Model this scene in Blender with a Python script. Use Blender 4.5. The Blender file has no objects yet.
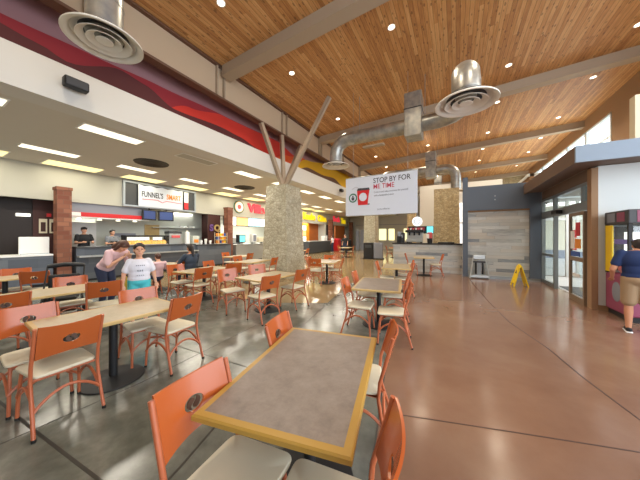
import bpy, bmesh, math, random
from mathutils import Vector, Matrix, noise
random.seed(4)
D = bpy.data; SC = bpy.context.scene; COL = SC.collection
PI = math.pi
def rad(a): return math.radians(a)

# ------------------------------------------------------------------ camera
cam = D.cameras.new('camera'); co = D.objects.new('camera', cam); COL.objects.link(co)
cam.sensor_width = 36; cam.lens = 13.725; cam.shift_y = -4/640; cam.clip_start = .02; cam.clip_end = 300
co.location = (0, 0, 1.62); co.rotation_euler = (PI/2, 0, rad(29.1)); SC.camera = co
SC.view_settings.view_transform = 'Standard'; SC.view_settings.look = 'None'
SC.view_settings.gamma = 1; SC.view_settings.use_curve_mapping = False
SC.view_settings.exposure = 0.62
# ------------------------------------------------------------------ world
w = D.worlds.new('world'); SC.world = w; w.use_nodes = True
bg = w.node_tree.nodes['Background']; bg.inputs[0].default_value = (.86, .93, 1, 1); bg.inputs[1].default_value = 3.2
# ------------------------------------------------------------------ lamps of the hall, added kitchen and vestibule fills
def area(name, loc, sx, sy, power, color, rot=(0,0,0)):
    l = D.lights.new(name, 'AREA'); l.shape = 'RECTANGLE'; l.size = sx; l.size_y = sy; l.energy = power; l.color = color
    o = D.objects.new(name, l); COL.objects.link(o); o.location = loc; o.rotation_euler = rot; return o
WARM = (1, .86, .66); NEUT = (1, .93, .80)
TROF_W = 34; DOWN_W = 150; KITCH_W = 110; DAY = 330
# ------------------------------------------------------------------ materials
MT = {}
def srgb(c):
    if isinstance(c, str): c = tuple(int(c[i:i+2], 16)/255 for i in (0, 2, 4))
    return tuple((v/12.92 if v <= .04045 else ((v+.055)/1.055)**2.4) for v in c) + (1,)
def mat(name, color, rough=.5, metal=0, emit=0, spec=.5, bump=None, var=None, coat=0, ecol=None):
    m = D.materials.new(name); m.use_nodes = True; n = m.node_tree.nodes; L = m.node_tree.links
    b = n['Principled BSDF']; c = srgb(color)
    b.inputs['Base Color'].default_value = c; b.inputs['Roughness'].default_value = rough
    b.inputs['Metallic'].default_value = metal; b.inputs['Specular IOR Level'].default_value = spec
    b.inputs['Coat Weight'].default_value = coat; b.inputs['Coat Roughness'].default_value = .12
    if emit:
        b.inputs['Emission Color'].default_value = srgb(ecol) if ecol else c; b.inputs['Emission Strength'].default_value = emit
    if var or bump:
        tc = n.new('ShaderNodeTexCoord'); ns = n.new('ShaderNodeTexNoise')
        ns.inputs['Scale'].default_value = (var or bump)[0]; ns.inputs['Detail'].default_value = 5
        L.new(tc.outputs['Object'], ns.inputs['Vector'])
        if var:
            r = n.new('ShaderNodeValToRGB'); r.color_ramp.elements[0].position = .3; r.color_ramp.elements[1].position = .7
            r.color_ramp.elements[0].color = srgb(var[1]); r.color_ramp.elements[1].color = srgb(var[2])
            L.new(ns.outputs['Fac'], r.inputs[0]); L.new(r.outputs[0], b.inputs['Base Color'])
        if bump:
            bp = n.new('ShaderNodeBump'); bp.inputs['Strength'].default_value = bump[1]; bp.inputs['Distance'].default_value = .02
            L.new(ns.outputs['Fac'], bp.inputs['Height']); L.new(bp.outputs[0], b.inputs['Normal'])
    MT[name] = m; return m

def nodes(m): return m.node_tree.nodes, m.node_tree.links, m.node_tree.nodes['Principled BSDF']
def math_node(n, L, op, a, b=None):
    x = n.new('ShaderNodeMath'); x.operation = op
    for i, v in enumerate((a, b)):
        if v is None: continue
        if isinstance(v, (int, float)): x.inputs[i].default_value = v
        else: L.new(v, x.inputs[i])
    return x.outputs[0]
# wooden plank ceiling, boards run along Y
def wood_ceiling():
    m = mat('wood_ceiling', 'b07a48', .5); n, L, b = nodes(m)
    tc = n.new('ShaderNodeTexCoord'); sp = n.new('ShaderNodeSeparateXYZ'); L.new(tc.outputs['Object'], sp.inputs[0])
    u = math_node(n, L, 'DIVIDE', sp.outputs[0], .098); fl = math_node(n, L, 'FLOOR', u); fr = math_node(n, L, 'FRACT', u)
    wn = n.new('ShaderNodeTexWhiteNoise'); wn.noise_dimensions = '2D'
    cb = n.new('ShaderNodeCombineXYZ'); L.new(fl, cb.inputs[0])
    off = n.new('ShaderNodeTexWhiteNoise'); off.noise_dimensions = '1D'; L.new(fl, off.inputs['W'])
    yy = math_node(n, L, 'FLOOR', math_node(n, L, 'ADD', math_node(n, L, 'DIVIDE', sp.outputs[1], 3.2), math_node(n, L, 'MULTIPLY', off.outputs[0], 7)))
    L.new(yy, cb.inputs[1]); L.new(cb.outputs[0], wn.inputs['Vector'])
    mp = n.new('ShaderNodeMapping'); mp.inputs['Scale'].default_value = (14, 1.1, 1); L.new(tc.outputs['Object'], mp.inputs[0])
    ad = n.new('ShaderNodeVectorMath'); ad.operation = 'ADD'; L.new(mp.outputs[0], ad.inputs[0]); L.new(wn.outputs['Color'], ad.inputs[1])
    ns = n.new('ShaderNodeTexNoise'); ns.inputs['Scale'].default_value = 2.2; ns.inputs['Detail'].default_value = 6; L.new(ad.outputs[0], ns.inputs[0])
    mp2 = n.new('ShaderNodeMapping'); mp2.inputs['Scale'].default_value = (10, 4, 1); L.new(tc.outputs['Object'], mp2.inputs[0])
    vo = n.new('ShaderNodeTexVoronoi'); vo.inputs['Scale'].default_value = 1.0; L.new(mp2.outputs[0], vo.inputs[0])
    knot = math_node(n, L, 'LESS_THAN', vo.outputs['Distance'], .2)
    f = math_node(n, L, 'ADD', math_node(n, L, 'MULTIPLY', wn.outputs['Value'], .42), math_node(n, L, 'MULTIPLY', ns.outputs['Fac'], .68))
    r = n.new('ShaderNodeValToRGB'); e = r.color_ramp.elements
    e[0].position = .12; e[0].color = srgb('8c562c'); e[1].position = .95; e[1].color = srgb('deb078')
    x = e.new(.5); x.color = srgb('c0884e')
    L.new(f, r.inputs[0])
    gap = math_node(n, L, 'LESS_THAN', fr, .07)
    dark = math_node(n, L, 'MAXIMUM', math_node(n, L, 'MULTIPLY', gap, .75), math_node(n, L, 'MULTIPLY', knot, .5))
    mx = n.new('ShaderNodeMix'); mx.data_type = 'RGBA'; L.new(dark, mx.inputs[0]); L.new(r.outputs[0], mx.inputs[6]); mx.inputs[7].default_value = srgb('3c2210')
    L.new(mx.outputs[2], b.inputs['Base Color'])
wood_ceiling()
def floor_mat(name, c1, c2, c3, rough, scale, spots=.02):
    m = mat(name, c1, rough); n, L, b = nodes(m); b.inputs['Specular IOR Level'].default_value = .55
    tc = n.new('ShaderNodeTexCoord')
    a = n.new('ShaderNodeTexNoise'); a.inputs['Scale'].default_value = scale; a.inputs['Detail'].default_value = 7; a.inputs['Roughness'].default_value = .62
    a.inputs['Distortion'].default_value = .15
    L.new(tc.outputs['Object'], a.inputs['Vector'])
    r = n.new('ShaderNodeValToRGB'); e = r.color_ramp.elements
    e[0].position = .3; e[0].color = srgb(c1); e[1].position = .72; e[1].color = srgb(c3); x = e.new(.5); x.color = srgb(c2)
    L.new(a.outputs['Fac'], r.inputs[0]); L.new(r.outputs[0], b.inputs['Base Color'])
    return m
floor_mat('floor_grey', '4c4f4a', '666962', '858780', .2, 2.2)
floor_mat('floor_tan', '86704e', '937d5a', 'a28f6c', .13, .6)
floor_mat('floor_brown', '705343', '7c5f4e', '89705d', .17, .7)
floor_mat('floor_white', 'b8bcc0', 'c4c6c8', 'd0d0d0', .35, 1.5)
floor_mat('floor_slate', '7d8086', '8d9096', '9a9da2', .5, 1.5)
def stone(name, c1, c2, c3, scale=7):
    m = mat(name, c1, .85); n, L, b = nodes(m)
    tc = n.new('ShaderNodeTexCoord'); mp = n.new('ShaderNodeMapping'); mp.inputs['Scale'].default_value = (1, 1, 1.3); L.new(tc.outputs['Object'], mp.inputs[0])
    v = n.new('ShaderNodeTexVoronoi'); v.feature = 'DISTANCE_TO_EDGE'; v.inputs['Scale'].default_value = scale; L.new(mp.outputs[0], v.inputs[0])
    v2 = n.new('ShaderNodeTexVoronoi'); v2.inputs['Scale'].default_value = scale; L.new(mp.outputs[0], v2.inputs[0])
    ns = n.new('ShaderNodeTexNoise'); ns.inputs['Scale'].default_value = 26; ns.inputs['Detail'].default_value = 5; L.new(tc.outputs['Object'], ns.inputs[0])
    sp = n.new('ShaderNodeSeparateColor'); L.new(v2.outputs['Color'], sp.inputs[0])
    f = math_node(n, L, 'ADD', math_node(n, L, 'MULTIPLY', sp.outputs[0], .5), math_node(n, L, 'MULTIPLY', ns.outputs['Fac'], .6))
    r = n.new('ShaderNodeValToRGB'); e = r.color_ramp.elements
    e[0].position = .15; e[0].color = srgb(c1); e[1].position = .9; e[1].color = srgb(c3); x = e.new(.5); x.color = srgb(c2); L.new(f, r.inputs[0])
    ed = math_node(n, L, 'LESS_THAN', v.outputs['Distance'], .045)
    mx = n.new('ShaderNodeMix'); mx.data_type = 'RGBA'; L.new(math_node(n, L, 'MULTIPLY', ed, .55), mx.inputs[0]); L.new(r.outputs[0], mx.inputs[6]); mx.inputs[7].default_value = srgb('7a705c')
    L.new(mx.outputs[2], b.inputs['Base Color'])
    bp = n.new('ShaderNodeBump'); bp.inputs['Strength'].default_value = .6; bp.inputs['Distance'].default_value = .03; L.new(v.outputs['Distance'], bp.inputs['Height']); L.new(bp.outputs[0], b.inputs['Normal'])
stone('stone', '9a9480', 'aca690', 'bab4a0')
stone('stone_gold', 'a08c66', 'b8a27a', 'cdbc96', 9)
def planks(name, cols, w=1.3, h=.125, rough=.5, axis='x', gap='6b6a66'):
    m = mat(name, cols[0], rough); n, L, b = nodes(m)
    tc = n.new('ShaderNodeTexCoord'); sp = n.new('ShaderNodeSeparateXYZ'); L.new(tc.outputs['Object'], sp.inputs[0])
    z = math_node(n, L, 'DIVIDE', sp.outputs[2], h); rz = math_node(n, L, 'FLOOR', z); fz = math_node(n, L, 'FRACT', z)
    o = n.new('ShaderNodeTexWhiteNoise'); o.noise_dimensions = '1D'; L.new(rz, o.inputs['W'])
    xx = math_node(n, L, 'ADD', math_node(n, L, 'DIVIDE', sp.outputs[0 if axis == 'x' else 1], w), math_node(n, L, 'MULTIPLY', o.outputs[0], 9))
    fx = math_node(n, L, 'FRACT', xx); cx = math_node(n, L, 'FLOOR', xx)
    cb = n.new('ShaderNodeCombineXYZ'); L.new(cx, cb.inputs[0]); L.new(rz, cb.inputs[1])
    wn = n.new('ShaderNodeTexWhiteNoise'); wn.noise_dimensions = '2D'; L.new(cb.outputs[0], wn.inputs['Vector'])
    mp = n.new('ShaderNodeMapping'); mp.inputs['Scale'].default_value = (3, 3, 40); L.new(tc.outputs['Object'], mp.inputs[0])
    ns = n.new('ShaderNodeTexNoise'); ns.inputs['Scale'].default_value = 1.2; ns.inputs['Detail'].default_value = 4; L.new(mp.outputs[0], ns.inputs[0])
    f = math_node(n, L, 'ADD', wn.outputs['Value'], math_node(n, L, 'MULTIPLY', math_node(n, L, 'SUBTRACT', ns.outputs['Fac'], .5), .35))
    r = n.new('ShaderNodeValToRGB'); e = r.color_ramp.elements; r.color_ramp.interpolation = 'LINEAR'
    e[0].position = 0; e[0].color = srgb(cols[0]); e[1].position = 1; e[1].color = srgb(cols[-1])
    for i, c in enumerate(cols[1:-1]): x = e.new((i+1)/(len(cols)-1)); x.color = srgb(c)
    L.new(f, r.inputs[0])
    g = math_node(n, L, 'MAXIMUM', math_node(n, L, 'LESS_THAN', fz, .04), math_node(n, L, 'LESS_THAN', fx, .008))
    mx = n.new('ShaderNodeMix'); mx.data_type = 'RGBA'; L.new(math_node(n, L, 'MULTIPLY', g, .5), mx.inputs[0]); L.new(r.outputs[0], mx.inputs[6]); mx.inputs[7].default_value = srgb(gap)
    L.new(mx.outputs[2], b.inputs['Base Color'])
planks('grey_planks', ['757c84', 'adb0ae', 'babcba', 'c2c2be', 'b8b2a8', 'a5a9aa', 'c4c6c4', '858c92'])
planks('slate_tiles', ['4a505a', '565c66', '62686f', '4f555f'], w=.6, h=.3, rough=.35, axis='y', gap='50545c')
def bricks(name, c1, c2, mortar, scale=1):
    m = mat(name, c1, .8); n, L, b = nodes(m)
    tc = n.new('ShaderNodeTexCoord'); sp = n.new('ShaderNodeSeparateXYZ'); L.new(tc.outputs['Object'], sp.inputs[0])
    cb = n.new('ShaderNodeCombineXYZ'); L.new(math_node(n, L, 'ADD', sp.outputs[0], sp.outputs[1]), cb.inputs[0]); L.new(sp.outputs[2], cb.inputs[1])
    t = n.new('ShaderNodeTexBrick'); t.inputs['Scale'].default_value = scale; t.inputs['Color1'].default_value = srgb(c1); t.inputs['Color2'].default_value = srgb(c2)
    t.inputs['Mortar'].default_value = srgb(mortar); t.inputs['Mortar Size'].default_value = .012; t.inputs['Brick Width'].default_value = .3; t.inputs['Row Height'].default_value = .15
    L.new(cb.outputs[0], t.inputs['Vector']); L.new(t.outputs['Color'], b.inputs['Base Color'])
bricks('brick', '6c3c2c', '8e5e48', '6e4a3c')
def laminate(name, a, b_, c, rough=.35):
    m = mat(name, a, rough); n, L, b = nodes(m); tc = n.new('ShaderNodeTexCoord')
    ns = n.new('ShaderNodeTexNoise'); ns.inputs['Scale'].default_value = 9; ns.inputs['Detail'].default_value = 10; ns.inputs['Roughness'].default_value = .75
    L.new(tc.outputs['Object'], ns.inputs[0]); r = n.new('ShaderNodeValToRGB'); e = r.color_ramp.elements
    e[0].position = .3; e[0].color = srgb(a); e[1].position = .7; e[1].color = srgb(c); x = e.new(.5); x.color = srgb(b_)
    L.new(ns.outputs['Fac'], r.inputs[0]); L.new(r.outputs[0], b.inputs['Base Color'])
laminate('laminate_taupe', '6f6560', '82776f', '8f857d')
laminate('laminate_tan', '968970', 'a3967c', 'ae a288'.replace(' ', ''))
def thin_glass():
    m = D.materials.new('glass'); m.use_nodes = True; n = m.node_tree.nodes; L = m.node_tree.links; n.clear()
    o = n.new('ShaderNodeOutputMaterial'); mx = n.new('ShaderNodeMixShader'); t = n.new('ShaderNodeBsdfTransparent'); g = n.new('ShaderNodeBsdfGlossy')
    g.inputs['Roughness'].default_value = .03; t.inputs[0].default_value = (.93, .96, .96, 1); mx.inputs[0].default_value = .09
    L.new(t.outputs[0], mx.inputs[1]); L.new(g.outputs[0], mx.inputs[2]); L.new(mx.outputs[0], o.inputs[0]); MT['glass'] = m
thin_glass()
for a in [('chair_wood', 'b2592a', .2, 0, 0, .6), ('chair_tube', 'b4623f', .3), ('unused', '808080', .5), ('chair_dark', '8c3a22', .3), ('seat_vinyl', 'cfc7b0', .5), ('emblem', '4d3528', .5),
          ('edge_wood', 'ab873c', .35), ('edge_light', 'b79c66', .4), ('black_metal', '141518', .6), ('rubber', '151515', .7),
          ('off_white', 'd2d0ca', .8), ('header_paint', 'b3b1a7', .8), ('soffit_ceiling', 'cfcac0', .85), ('beige_paint', 'c4ae92', .7), ('brown_paint', '6a4a38', .6),
          ('taupe_wall', '9c7b5c', .75), ('beam_paint', 'ac9a84', .6), ('white_paint', 'd9dedd', .7), ('slate_blue', '56606e', .5), ('slate_light', '8494a6', .5),
          ('canopy_brown', '6b5444', .6), ('dark_wall', '241a18', .6), ('maroon_wall', '3f1b16', .6), ('kitchen_wall', 'c3c8c0', .6), ('stainless', 'b4b8b8', .35, .6),
          ('white_plastic', 'e8e8e6', .4), ('red', 'c21d22', .45), ('red_soft', 'd2585a', .5), ('yellow', 'f0cc10', .4), ('amber', 'e0921c', .6), ('rust_wood', 'a85a20', .6),
          ('alu', '9aa0a3', .35, .7), ('bronze_frame', '7a6753', .5), ('mural_pink', '9c7479', .7), ('mural_red', '96262f', .7), ('mural_maroon', '5a2424', .7),
          ('mural_bright', 'cf3426', .7), ('mural_orange', 'dd5a22', .7), ('mural_yellow', 'dba81a', .7), ('ceramic', 'efefec', .3),
          ('skin', 'd3a083', .55), ('skin_tan', 'b98262', .55), ('hair_dark', '211714', .5), ('hair_brown', '4a2a1e', .5), ('tee_white', 'dfe0ea', .8), ('tee_pink', 'd6b4ba', .8),
          ('tee_navy', '142b58', .8), ('tee_black', '1a1b20', .8), ('tee_grey', '7a7f86', .8), ('denim', '27304a', .8), ('shorts_teal', '4cc0cb', .7), ('shorts_khaki', '9a8163', .8),
          ('shirt_slate', '34404f', .8), ('bag_yellow', 'c8a93a', .7), ('purple', '6b4a8c', .5), ('blue', '2c4f9c', .5), ('teal', '28a79b', .4), ('green', '2c6a4f', .5),
          ('magenta_art', '8c3f5c', .45), ('grey_dark', '3a3c40', .5), ('cream', 'd8cfb6', .6), ('orange_food', 'e08a2c', .6), ('vent_dark', '4a443c', .7), ('speaker_black', '141414', .5),
          ('banner_white', 'c8cfdc', .6), ('text_dark', '3c3d45', .6), ('lav_grey', '7f8490', .6), ('text_red', 'b53a50', .6), ('sole_white', 'eeeeee', .5), ('soft_grey', '9aa2ac', .6)]:
    mat(*a)
for nm, c in (('tee_white', None),): pass
mat('galvanized', 'a8aaa8', .36, .75, var=(6, '979b9c', 'c0c0b8'), bump=(30, .08))
mat('diffuser_metal', 'e2ded5', .5)
mat('lamp_white', 'ffffff', .5, emit=4, ecol='fff2d8'); mat('tube_white', 'ffffff', .5, emit=1.15, ecol='f6eccc'); mat('ceiling_patch_glow', 'fff2b0', .5, emit=.95, ecol='f3e39a')
mat('menu_white', 'ffffff', .5, emit=1.0, ecol='f4f2e4'); mat('menu_orange', 'f0b070', .5, emit=.8, ecol='f0b87c'); mat('menu_blue', 'b0e0f0', .5, emit=1.0, ecol='bde6f2')
mat('screen_blue', '24386c', .4, emit=.1, ecol='4466b4'); mat('screen_teal', '60d0d8', .4, emit=.7, ecol='74dbe4'); mat('sign_yellow', 'e8c810', .4, emit=.35, ecol='f8dc18')
mat('sign_red', 'd83040', .4, emit=.45, ecol='e03848'); mat('food_glow', 'f4a83c', .5, emit=.7, ecol='f5b04c', var=(12, 'd86a1c', 'ffe08a')); mat('window_glow', 'f6f0b0', .5, emit=.9, ecol='f3eeb4')
mat('white_glow', 'e8eef0', .5, emit=.55, ecol='f4faff')

# ------------------------------------------------------------------ mesh building
class MB:
    def __init__(s): s.v = []; s.f = []
    def add(s, vs, fs):
        o = len(s.v); s.v += [tuple(v) for v in vs]; s.f += [tuple(i+o for i in f) for f in fs]; return s
    def box(s, x0, x1, y0, y1, z0, z1, M=None):
        vs = [(x, y, z) for z in (z0, z1) for y in (y0, y1) for x in (x0, x1)]
        if M is not None: vs = [M @ Vector(v) for v in vs]
        return s.add(vs, [(0, 2, 3, 1), (4, 5, 7, 6), (0, 1, 5, 4), (2, 6, 7, 3), (0, 4, 6, 2), (1, 3, 7, 5)])
    def rbox(s, x0, x1, y0, y1, z0, z1, r=.01, M=None):      # box with chamfered vertical profile and corners
        n = 4; pts = []
        for cx, cy, a0 in ((x1-r, y1-r, 0), (x0+r, y1-r, 90), (x0+r, y0+r, 180), (x1-r, y0+r, 270)):
            for k in range(n+1): a = rad(a0+90*k/n); pts.append((cx+r*math.cos(a), cy+r*math.sin(a), cx, cy))
        rings = []; rr = min(r, (z1-z0)/2*.98)
        for t in (0, 1, 2):
            a = rad(90-45*t); k = (1-math.cos(a))*rr; rings.append((z0+rr*(1-math.sin(a)), rr*(1-math.cos(a))))
        rings += [(z1-(z-z0), k) for z, k in reversed(rings)]
        vs = []
        for z, k in rings:
            for x, y, cx, cy in pts: q = k/r if r else 0; vs.append((x+(cx-x)*q, y+(cy-y)*q, z))
        N = len(pts); fs = [tuple(reversed(range(N))), tuple(range(len(vs)-N, len(vs)))]
        for i in range(len(rings)-1):
            for j in range(N): k = (j+1) % N; fs.append((i*N+j, i*N+k, (i+1)*N+k, (i+1)*N+j))
        if M is not None: vs = [M @ Vector(v) for v in vs]
        return s.add(vs, fs)
    def tube(s, pts, r, n=8, close=False, cap=True):
        pts = [Vector(p) for p in pts]; rs = r if isinstance(r, (list, tuple)) else [r]*len(pts)
        vs = []; fs = []; prev = None
        for i, p in enumerate(pts):
            a = pts[i-1] if i else (pts[-1] if close else p); b = pts[i+1] if i < len(pts)-1 else (pts[0] if close else p)
            t = (b-a).normalized()
            if prev is None:
                u = t.cross(Vector((0, 0, 1)));
                if u.length < .05: u = t.cross(Vector((1, 0, 0)))
            else: u = prev-t*prev.dot(t)
            u.normalize(); prev = u; v = t.cross(u)
            for k in range(n): an = 2*PI*k/n; vs.append(p+(u*math.cos(an)+v*math.sin(an))*rs[i])
        m = len(pts)
        for i in range(m if close else m-1):
            for k in range(n):
                j = (k+1) % n; i2 = (i+1) % m; fs.append((i*n+k, i*n+j, i2*n+j, i2*n+k))
        if cap and not close: fs += [tuple(reversed(range(n))), tuple(range((m-1)*n, m*n))]
        return s.add(vs, fs)
    def lathe(s, prof, n=32, c=(0, 0), M=None, cap=True):
        vs = []; fs = []
        for r, z in prof:
            for k in range(n): a = 2*PI*k/n; vs.append((c[0]+r*math.cos(a), c[1]+r*math.sin(a), z))
        for i in range(len(prof)-1):
            for k in range(n): j = (k+1) % n; fs.append((i*n+k, i*n+j, (i+1)*n+j, (i+1)*n+k))
        if cap:
            if prof[0][0] > 1e-5: fs.append(tuple(reversed(range(n))))
            if prof[-1][0] > 1e-5: fs.append(tuple(range((len(prof)-1)*n, len(prof)*n)))
        if M is not None: vs = [M @ Vector(v) for v in vs]
        return s.add(vs, fs)
    def prism(s, poly, z0, z1, M=None):                       # polygon in XY extruded in z
        n = len(poly); vs = [(x, y, z0) for x, y in poly]+[(x, y, z1) for x, y in poly]
        fs = [tuple(reversed(range(n))), tuple(range(n, 2*n))]+[(i, (i+1) % n, n+(i+1) % n, n+i) for i in range(n)]
        if M is not None: vs = [M @ Vector(v) for v in vs]
        return s.add(vs, fs)
    def ball(s, c, rx, ry=None, rz=None, n=16, m=10):
        ry = ry or rx; rz = rz or rx; vs = []; fs = []
        for i in range(m+1):
            t = PI*i/m
            for k in range(n): a = 2*PI*k/n; vs.append((c[0]+rx*math.sin(t)*math.cos(a), c[1]+ry*math.sin(t)*math.sin(a), c[2]-rz*math.cos(t)))
        for i in range(m):
            for k in range(n): j = (k+1) % n; fs.append((i*n+k, i*n+j, (i+1)*n+j, (i+1)*n+k))
        return s.add(vs, fs)
    def build(s, name, material, parent=None, smooth=False, kind=None, loc=None, rot=None):
        me = D.meshes.new(name); me.from_pydata(s.v, [], s.f); me.validate()
        bm = bmesh.new(); bm.from_mesh(me); bmesh.ops.remove_doubles(bm, verts=bm.verts, dist=1e-5); bmesh.ops.recalc_face_normals(bm, faces=bm.faces); bm.to_mesh(me); bm.free()
        if smooth:
            for p in me.polygons: p.use_smooth = True
            try: me.set_sharp_from_angle(angle=rad(40))
            except Exception: pass
        me.materials.append(MT[material] if isinstance(material, str) else material)
        o = D.objects.new(name, me); COL.objects.link(o)
        if parent: o.parent = parent
        if loc: o.location = loc
        if rot: o.rotation_euler = rot
        if kind: o['kind'] = kind
        return o
def struct(name, mb, m, smooth=False): return mb.build(name, m, kind='structure', smooth=smooth)
def tag(o, label, cat, group=None):
    o['label'] = label; o['category'] = cat
    if group: o['group'] = group
    return o
def thing(name, label, cat, loc=(0, 0, 0), rz=0, group=None):
    o = D.objects.new(name, None); COL.objects.link(o); o.location = loc; o.rotation_euler = (0, 0, rz); o.empty_display_size = .1
    return tag(o, label, cat, group)
def dup(root, loc, rz=0, label=None, group=None):
    def cp(o, par):
        c = o.copy(); COL.objects.link(c)
        if par: c.parent = par
        for ch in o.children: cp(ch, c)
        return c
    c = cp(root, None); c.location = loc; c.rotation_euler = (0, 0, rz)
    if label: c['label'] = label
    if group: c['group'] = group
    return c
def text(name, s, size, m, parent=None, M=None, align='CENTER', ext=.004, kind=None, bold=0, sx=1):
    cu = D.curves.new(name, 'FONT'); cu.body = s; cu.size = size; cu.align_x = align; cu.align_y = 'CENTER'; cu.extrude = ext; cu.offset = bold
    t = D.objects.new(name, cu); COL.objects.link(t); bpy.context.view_layer.update()
    me = D.meshes.new_from_object(t.evaluated_get(bpy.context.evaluated_depsgraph_get()))
    D.objects.remove(t); D.curves.remove(cu)
    me.transform(Matrix.Scale(sx, 4, (1, 0, 0)))
    if M is not None: me.transform(M)
    me.name = name; me.materials.clear(); me.materials.append(MT[m])
    o = D.objects.new(name, me); COL.objects.link(o)
    if parent: o.parent = parent
    if kind: o['kind'] = kind
    return o
RX = Matrix.Rotation(PI/2, 4, 'X')                              # text upright, readable from -Y
def upright(x, y, z, rz=0): return Matrix.Translation((x, y, z)) @ Matrix.Rotation(rz, 4, 'Z') @ RX
FACE_X = PI/2                                                   # readable from +X

# ================================================================== structure
ZC = lambda x: 6.76+.052*(x+6.3)                                # wood ceiling height
XG = -6.3; XH = -12.4; YE = 30.5; YB = -2.5; ZL = 4.07
BR = []  # boundary lines of the three floor finishes (furniture grid is turned 10.5 degrees)
def flat(pts, z=0, t=.06): return MB().prism(pts, z-t, z)
BROWN = [(-.51, 2.08+.0), ]
# brown / grey boundary through two measured ground points
A0 = (-.35, .75); dirb = (-.176, .984)
def onb(t): return (A0[0]+dirb[0]*t, A0[1]+dirb[1]*t)
P_far = onb(11.2); P_end = (-2.75, 14.2)
# grey / tan boundary
LA = (-2.70, 5.25); LM = (-3.82, 4.65); LT = (-11.9, 3.95)
P7 = onb(7.3); PG = (-3.15, 7.9)
struct('floor', flat([onb(-3.4), (8.5, -3), (8.5, 14.5), P_end, P_far, P7]), 'floor_brown')
struct('floor.001', flat([(-16.5, -3), onb(-3.4), P7, PG, LA, LM, LT, (-16.5, 3.9)]), 'floor_grey')
struct('floor.002', flat([(-16.5, 3.9), LT, LM, LA, PG, P7, P_far, P_end, (8.5, 14.5), (8.5, YE+1), (-16.5, YE+1)]), 'floor_tan')
struct('floor.003', flat([(8.5, -3), (30, -3), (30, YE+1), (8.5, YE+1)], -.02), 'floor_slate')
def joint(pts, wd=.014, z=.0015, m='rubber'):
    mb = MB()
    for a, b in zip(pts[:-1], pts[1:]):
        a = Vector(a); b = Vector(b); d = (b-a).normalized(); n = Vector((-d.y, d.x))*wd/2
        mb.prism([a+n, a-n, b-n, b+n], .0002, z)
    return mb
mat('joint', '3a3833', .8); mat('joint_brown', '3f2a22', .8)
J = 1
def trim(mb, m):
    global J
    struct('trim_%d' % J, mb, m); J += 1
trim(joint([(-1.55, .3), (-1.69, 1.03), (-1.8, 1.42), (-2.41, 3.68), (-2.98, 6.72)], .018), 'joint')
trim(joint([(-4.6, .5), (-3.9, .56), (-3.05, .62), (-1.62, .74)], .022), 'joint')
trim(joint([(-3.1, .4), (-3.04, 1.4), (-3.18, 3.4), (-3.35, 4.6)], .012), 'joint')
trim(joint([(-4.6, 2.08), (-3.13, 2.14), (-2.02, 2.21)], .014), 'joint')
trim(joint([onb(-1), P7], .014), 'joint')
trim(joint([(-.6, 2.24), (-.39, 2.3), (.46, 2.55), (1.2, 2.76), (2.6, 3.1)], .012), 'joint_brown')
trim(joint([(.45, 11.0), (.49, 9.98), (.72, 7.15), (.88, 5.75), (1.16, 4.68), (1.28, 3.87), (1.45, 3.1), (1.8, 1.6)], .016), 'joint_brown')

# wood ceiling
x1 = 6.6
struct('ceiling', MB().add([(XG-.6, YB, ZC(XG-.6)), (x1, YB, ZC(x1)), (x1, YE, ZC(x1)), (XG-.6, YE, ZC(XG-.6)),
    (XG-.6, YB, ZC(XG-.6)+.1), (x1, YB, ZC(x1)+.1), (x1, YE, ZC(x1)+.1), (XG-.6, YE, ZC(XG-.6)+.1)],
    [(0, 1, 2, 3), (4, 7, 6, 5), (0, 4, 5, 1), (1, 5, 6, 2), (2, 6, 7, 3), (3, 7, 4, 0)]), 'wood_ceiling')
struct('ceiling.001', MB().box(XH-.1, XG, YB, YE, ZL, ZL+.12), 'soffit_ceiling')
struct('ceiling.002', MB().box(-16.4, XH-.15, YB, YE, 2.98, 3.06), 'soffit_ceiling')
# soffit band and mural wall
struct('wall_soffit', MB().box(XG-.5, XG+.02, YB, YE, ZL-.01, 4.76), 'off_white')
struct('wall_mural', MB().box(XG-.66, XG-.56, YB, YE, 4.7, 7.0), 'mural_pink')
# header over the food counters
struct('wall_header', MB().box(XH-.15, XH, YB, YE, 2.88, ZL), 'header_paint')
struct('wall_kitchen', MB().box(-16.4, -16.25, YB, YE, 0, 3), 'kitchen_wall')
struct('wall_near', MB().box(-16.4, 3.0, YB-.2, YB, 0, 7.4), 'off_white')
# end wall, with a stone band on the right part
struct('wall_end', MB().box(-16.4, 8.5, YE, YE+.2, 0, 7.6), 'header_paint')
struct('wall_end.001', MB().box(-.2, 5.55, 28.6, 28.9, 0, 7.5), 'stone_gold')
# right clerestory wall x = 5.6
XR = 5.6
wr = MB()
wr.box(XR, XR+.2, 7.9, 14.6, 3.3, ZC(XR)+.1); wr.box(XR, XR+.2, 14.6, YE, 6.74, ZC(XR)+.1); wr.box(XR, XR+.2, 14.6, YE, 4.15, 4.4); wr.box(2.75, 2.9, 13.4, YE, 0, 4.3)
struct('wall_right', wr, 'taupe_wall')
wn = MB()
y = 14.6
k = 1
while y < 29:
    f = MB()
    for a, b in ((y, y+.09), (y+2.2, y+2.29)): f.box(XR-.02, XR+.1, a, b, 4.4, 6.74)
    f.box(XR-.02, XR+.1, y, y+2.29, 6.66, 6.74); f.box(XR-.02, XR+.1, y, y+2.29, 4.4, 4.5); f.box(XR, XR+.08, y, y+2.29, 5.75, 5.82)
    struct('window_%d' % k, f, 'white_paint')
    struct('window_%d' % (k+1), MB().box(XR+.04, XR+.05, y+.09, y+2.2, 4.5, 6.66), 'glass'); k += 2
    y += 2.29
struct('ceiling.004', MB().box(2.7, 8.0, 13.4, YE, 4.16, 4.28), 'white_paint')
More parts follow.
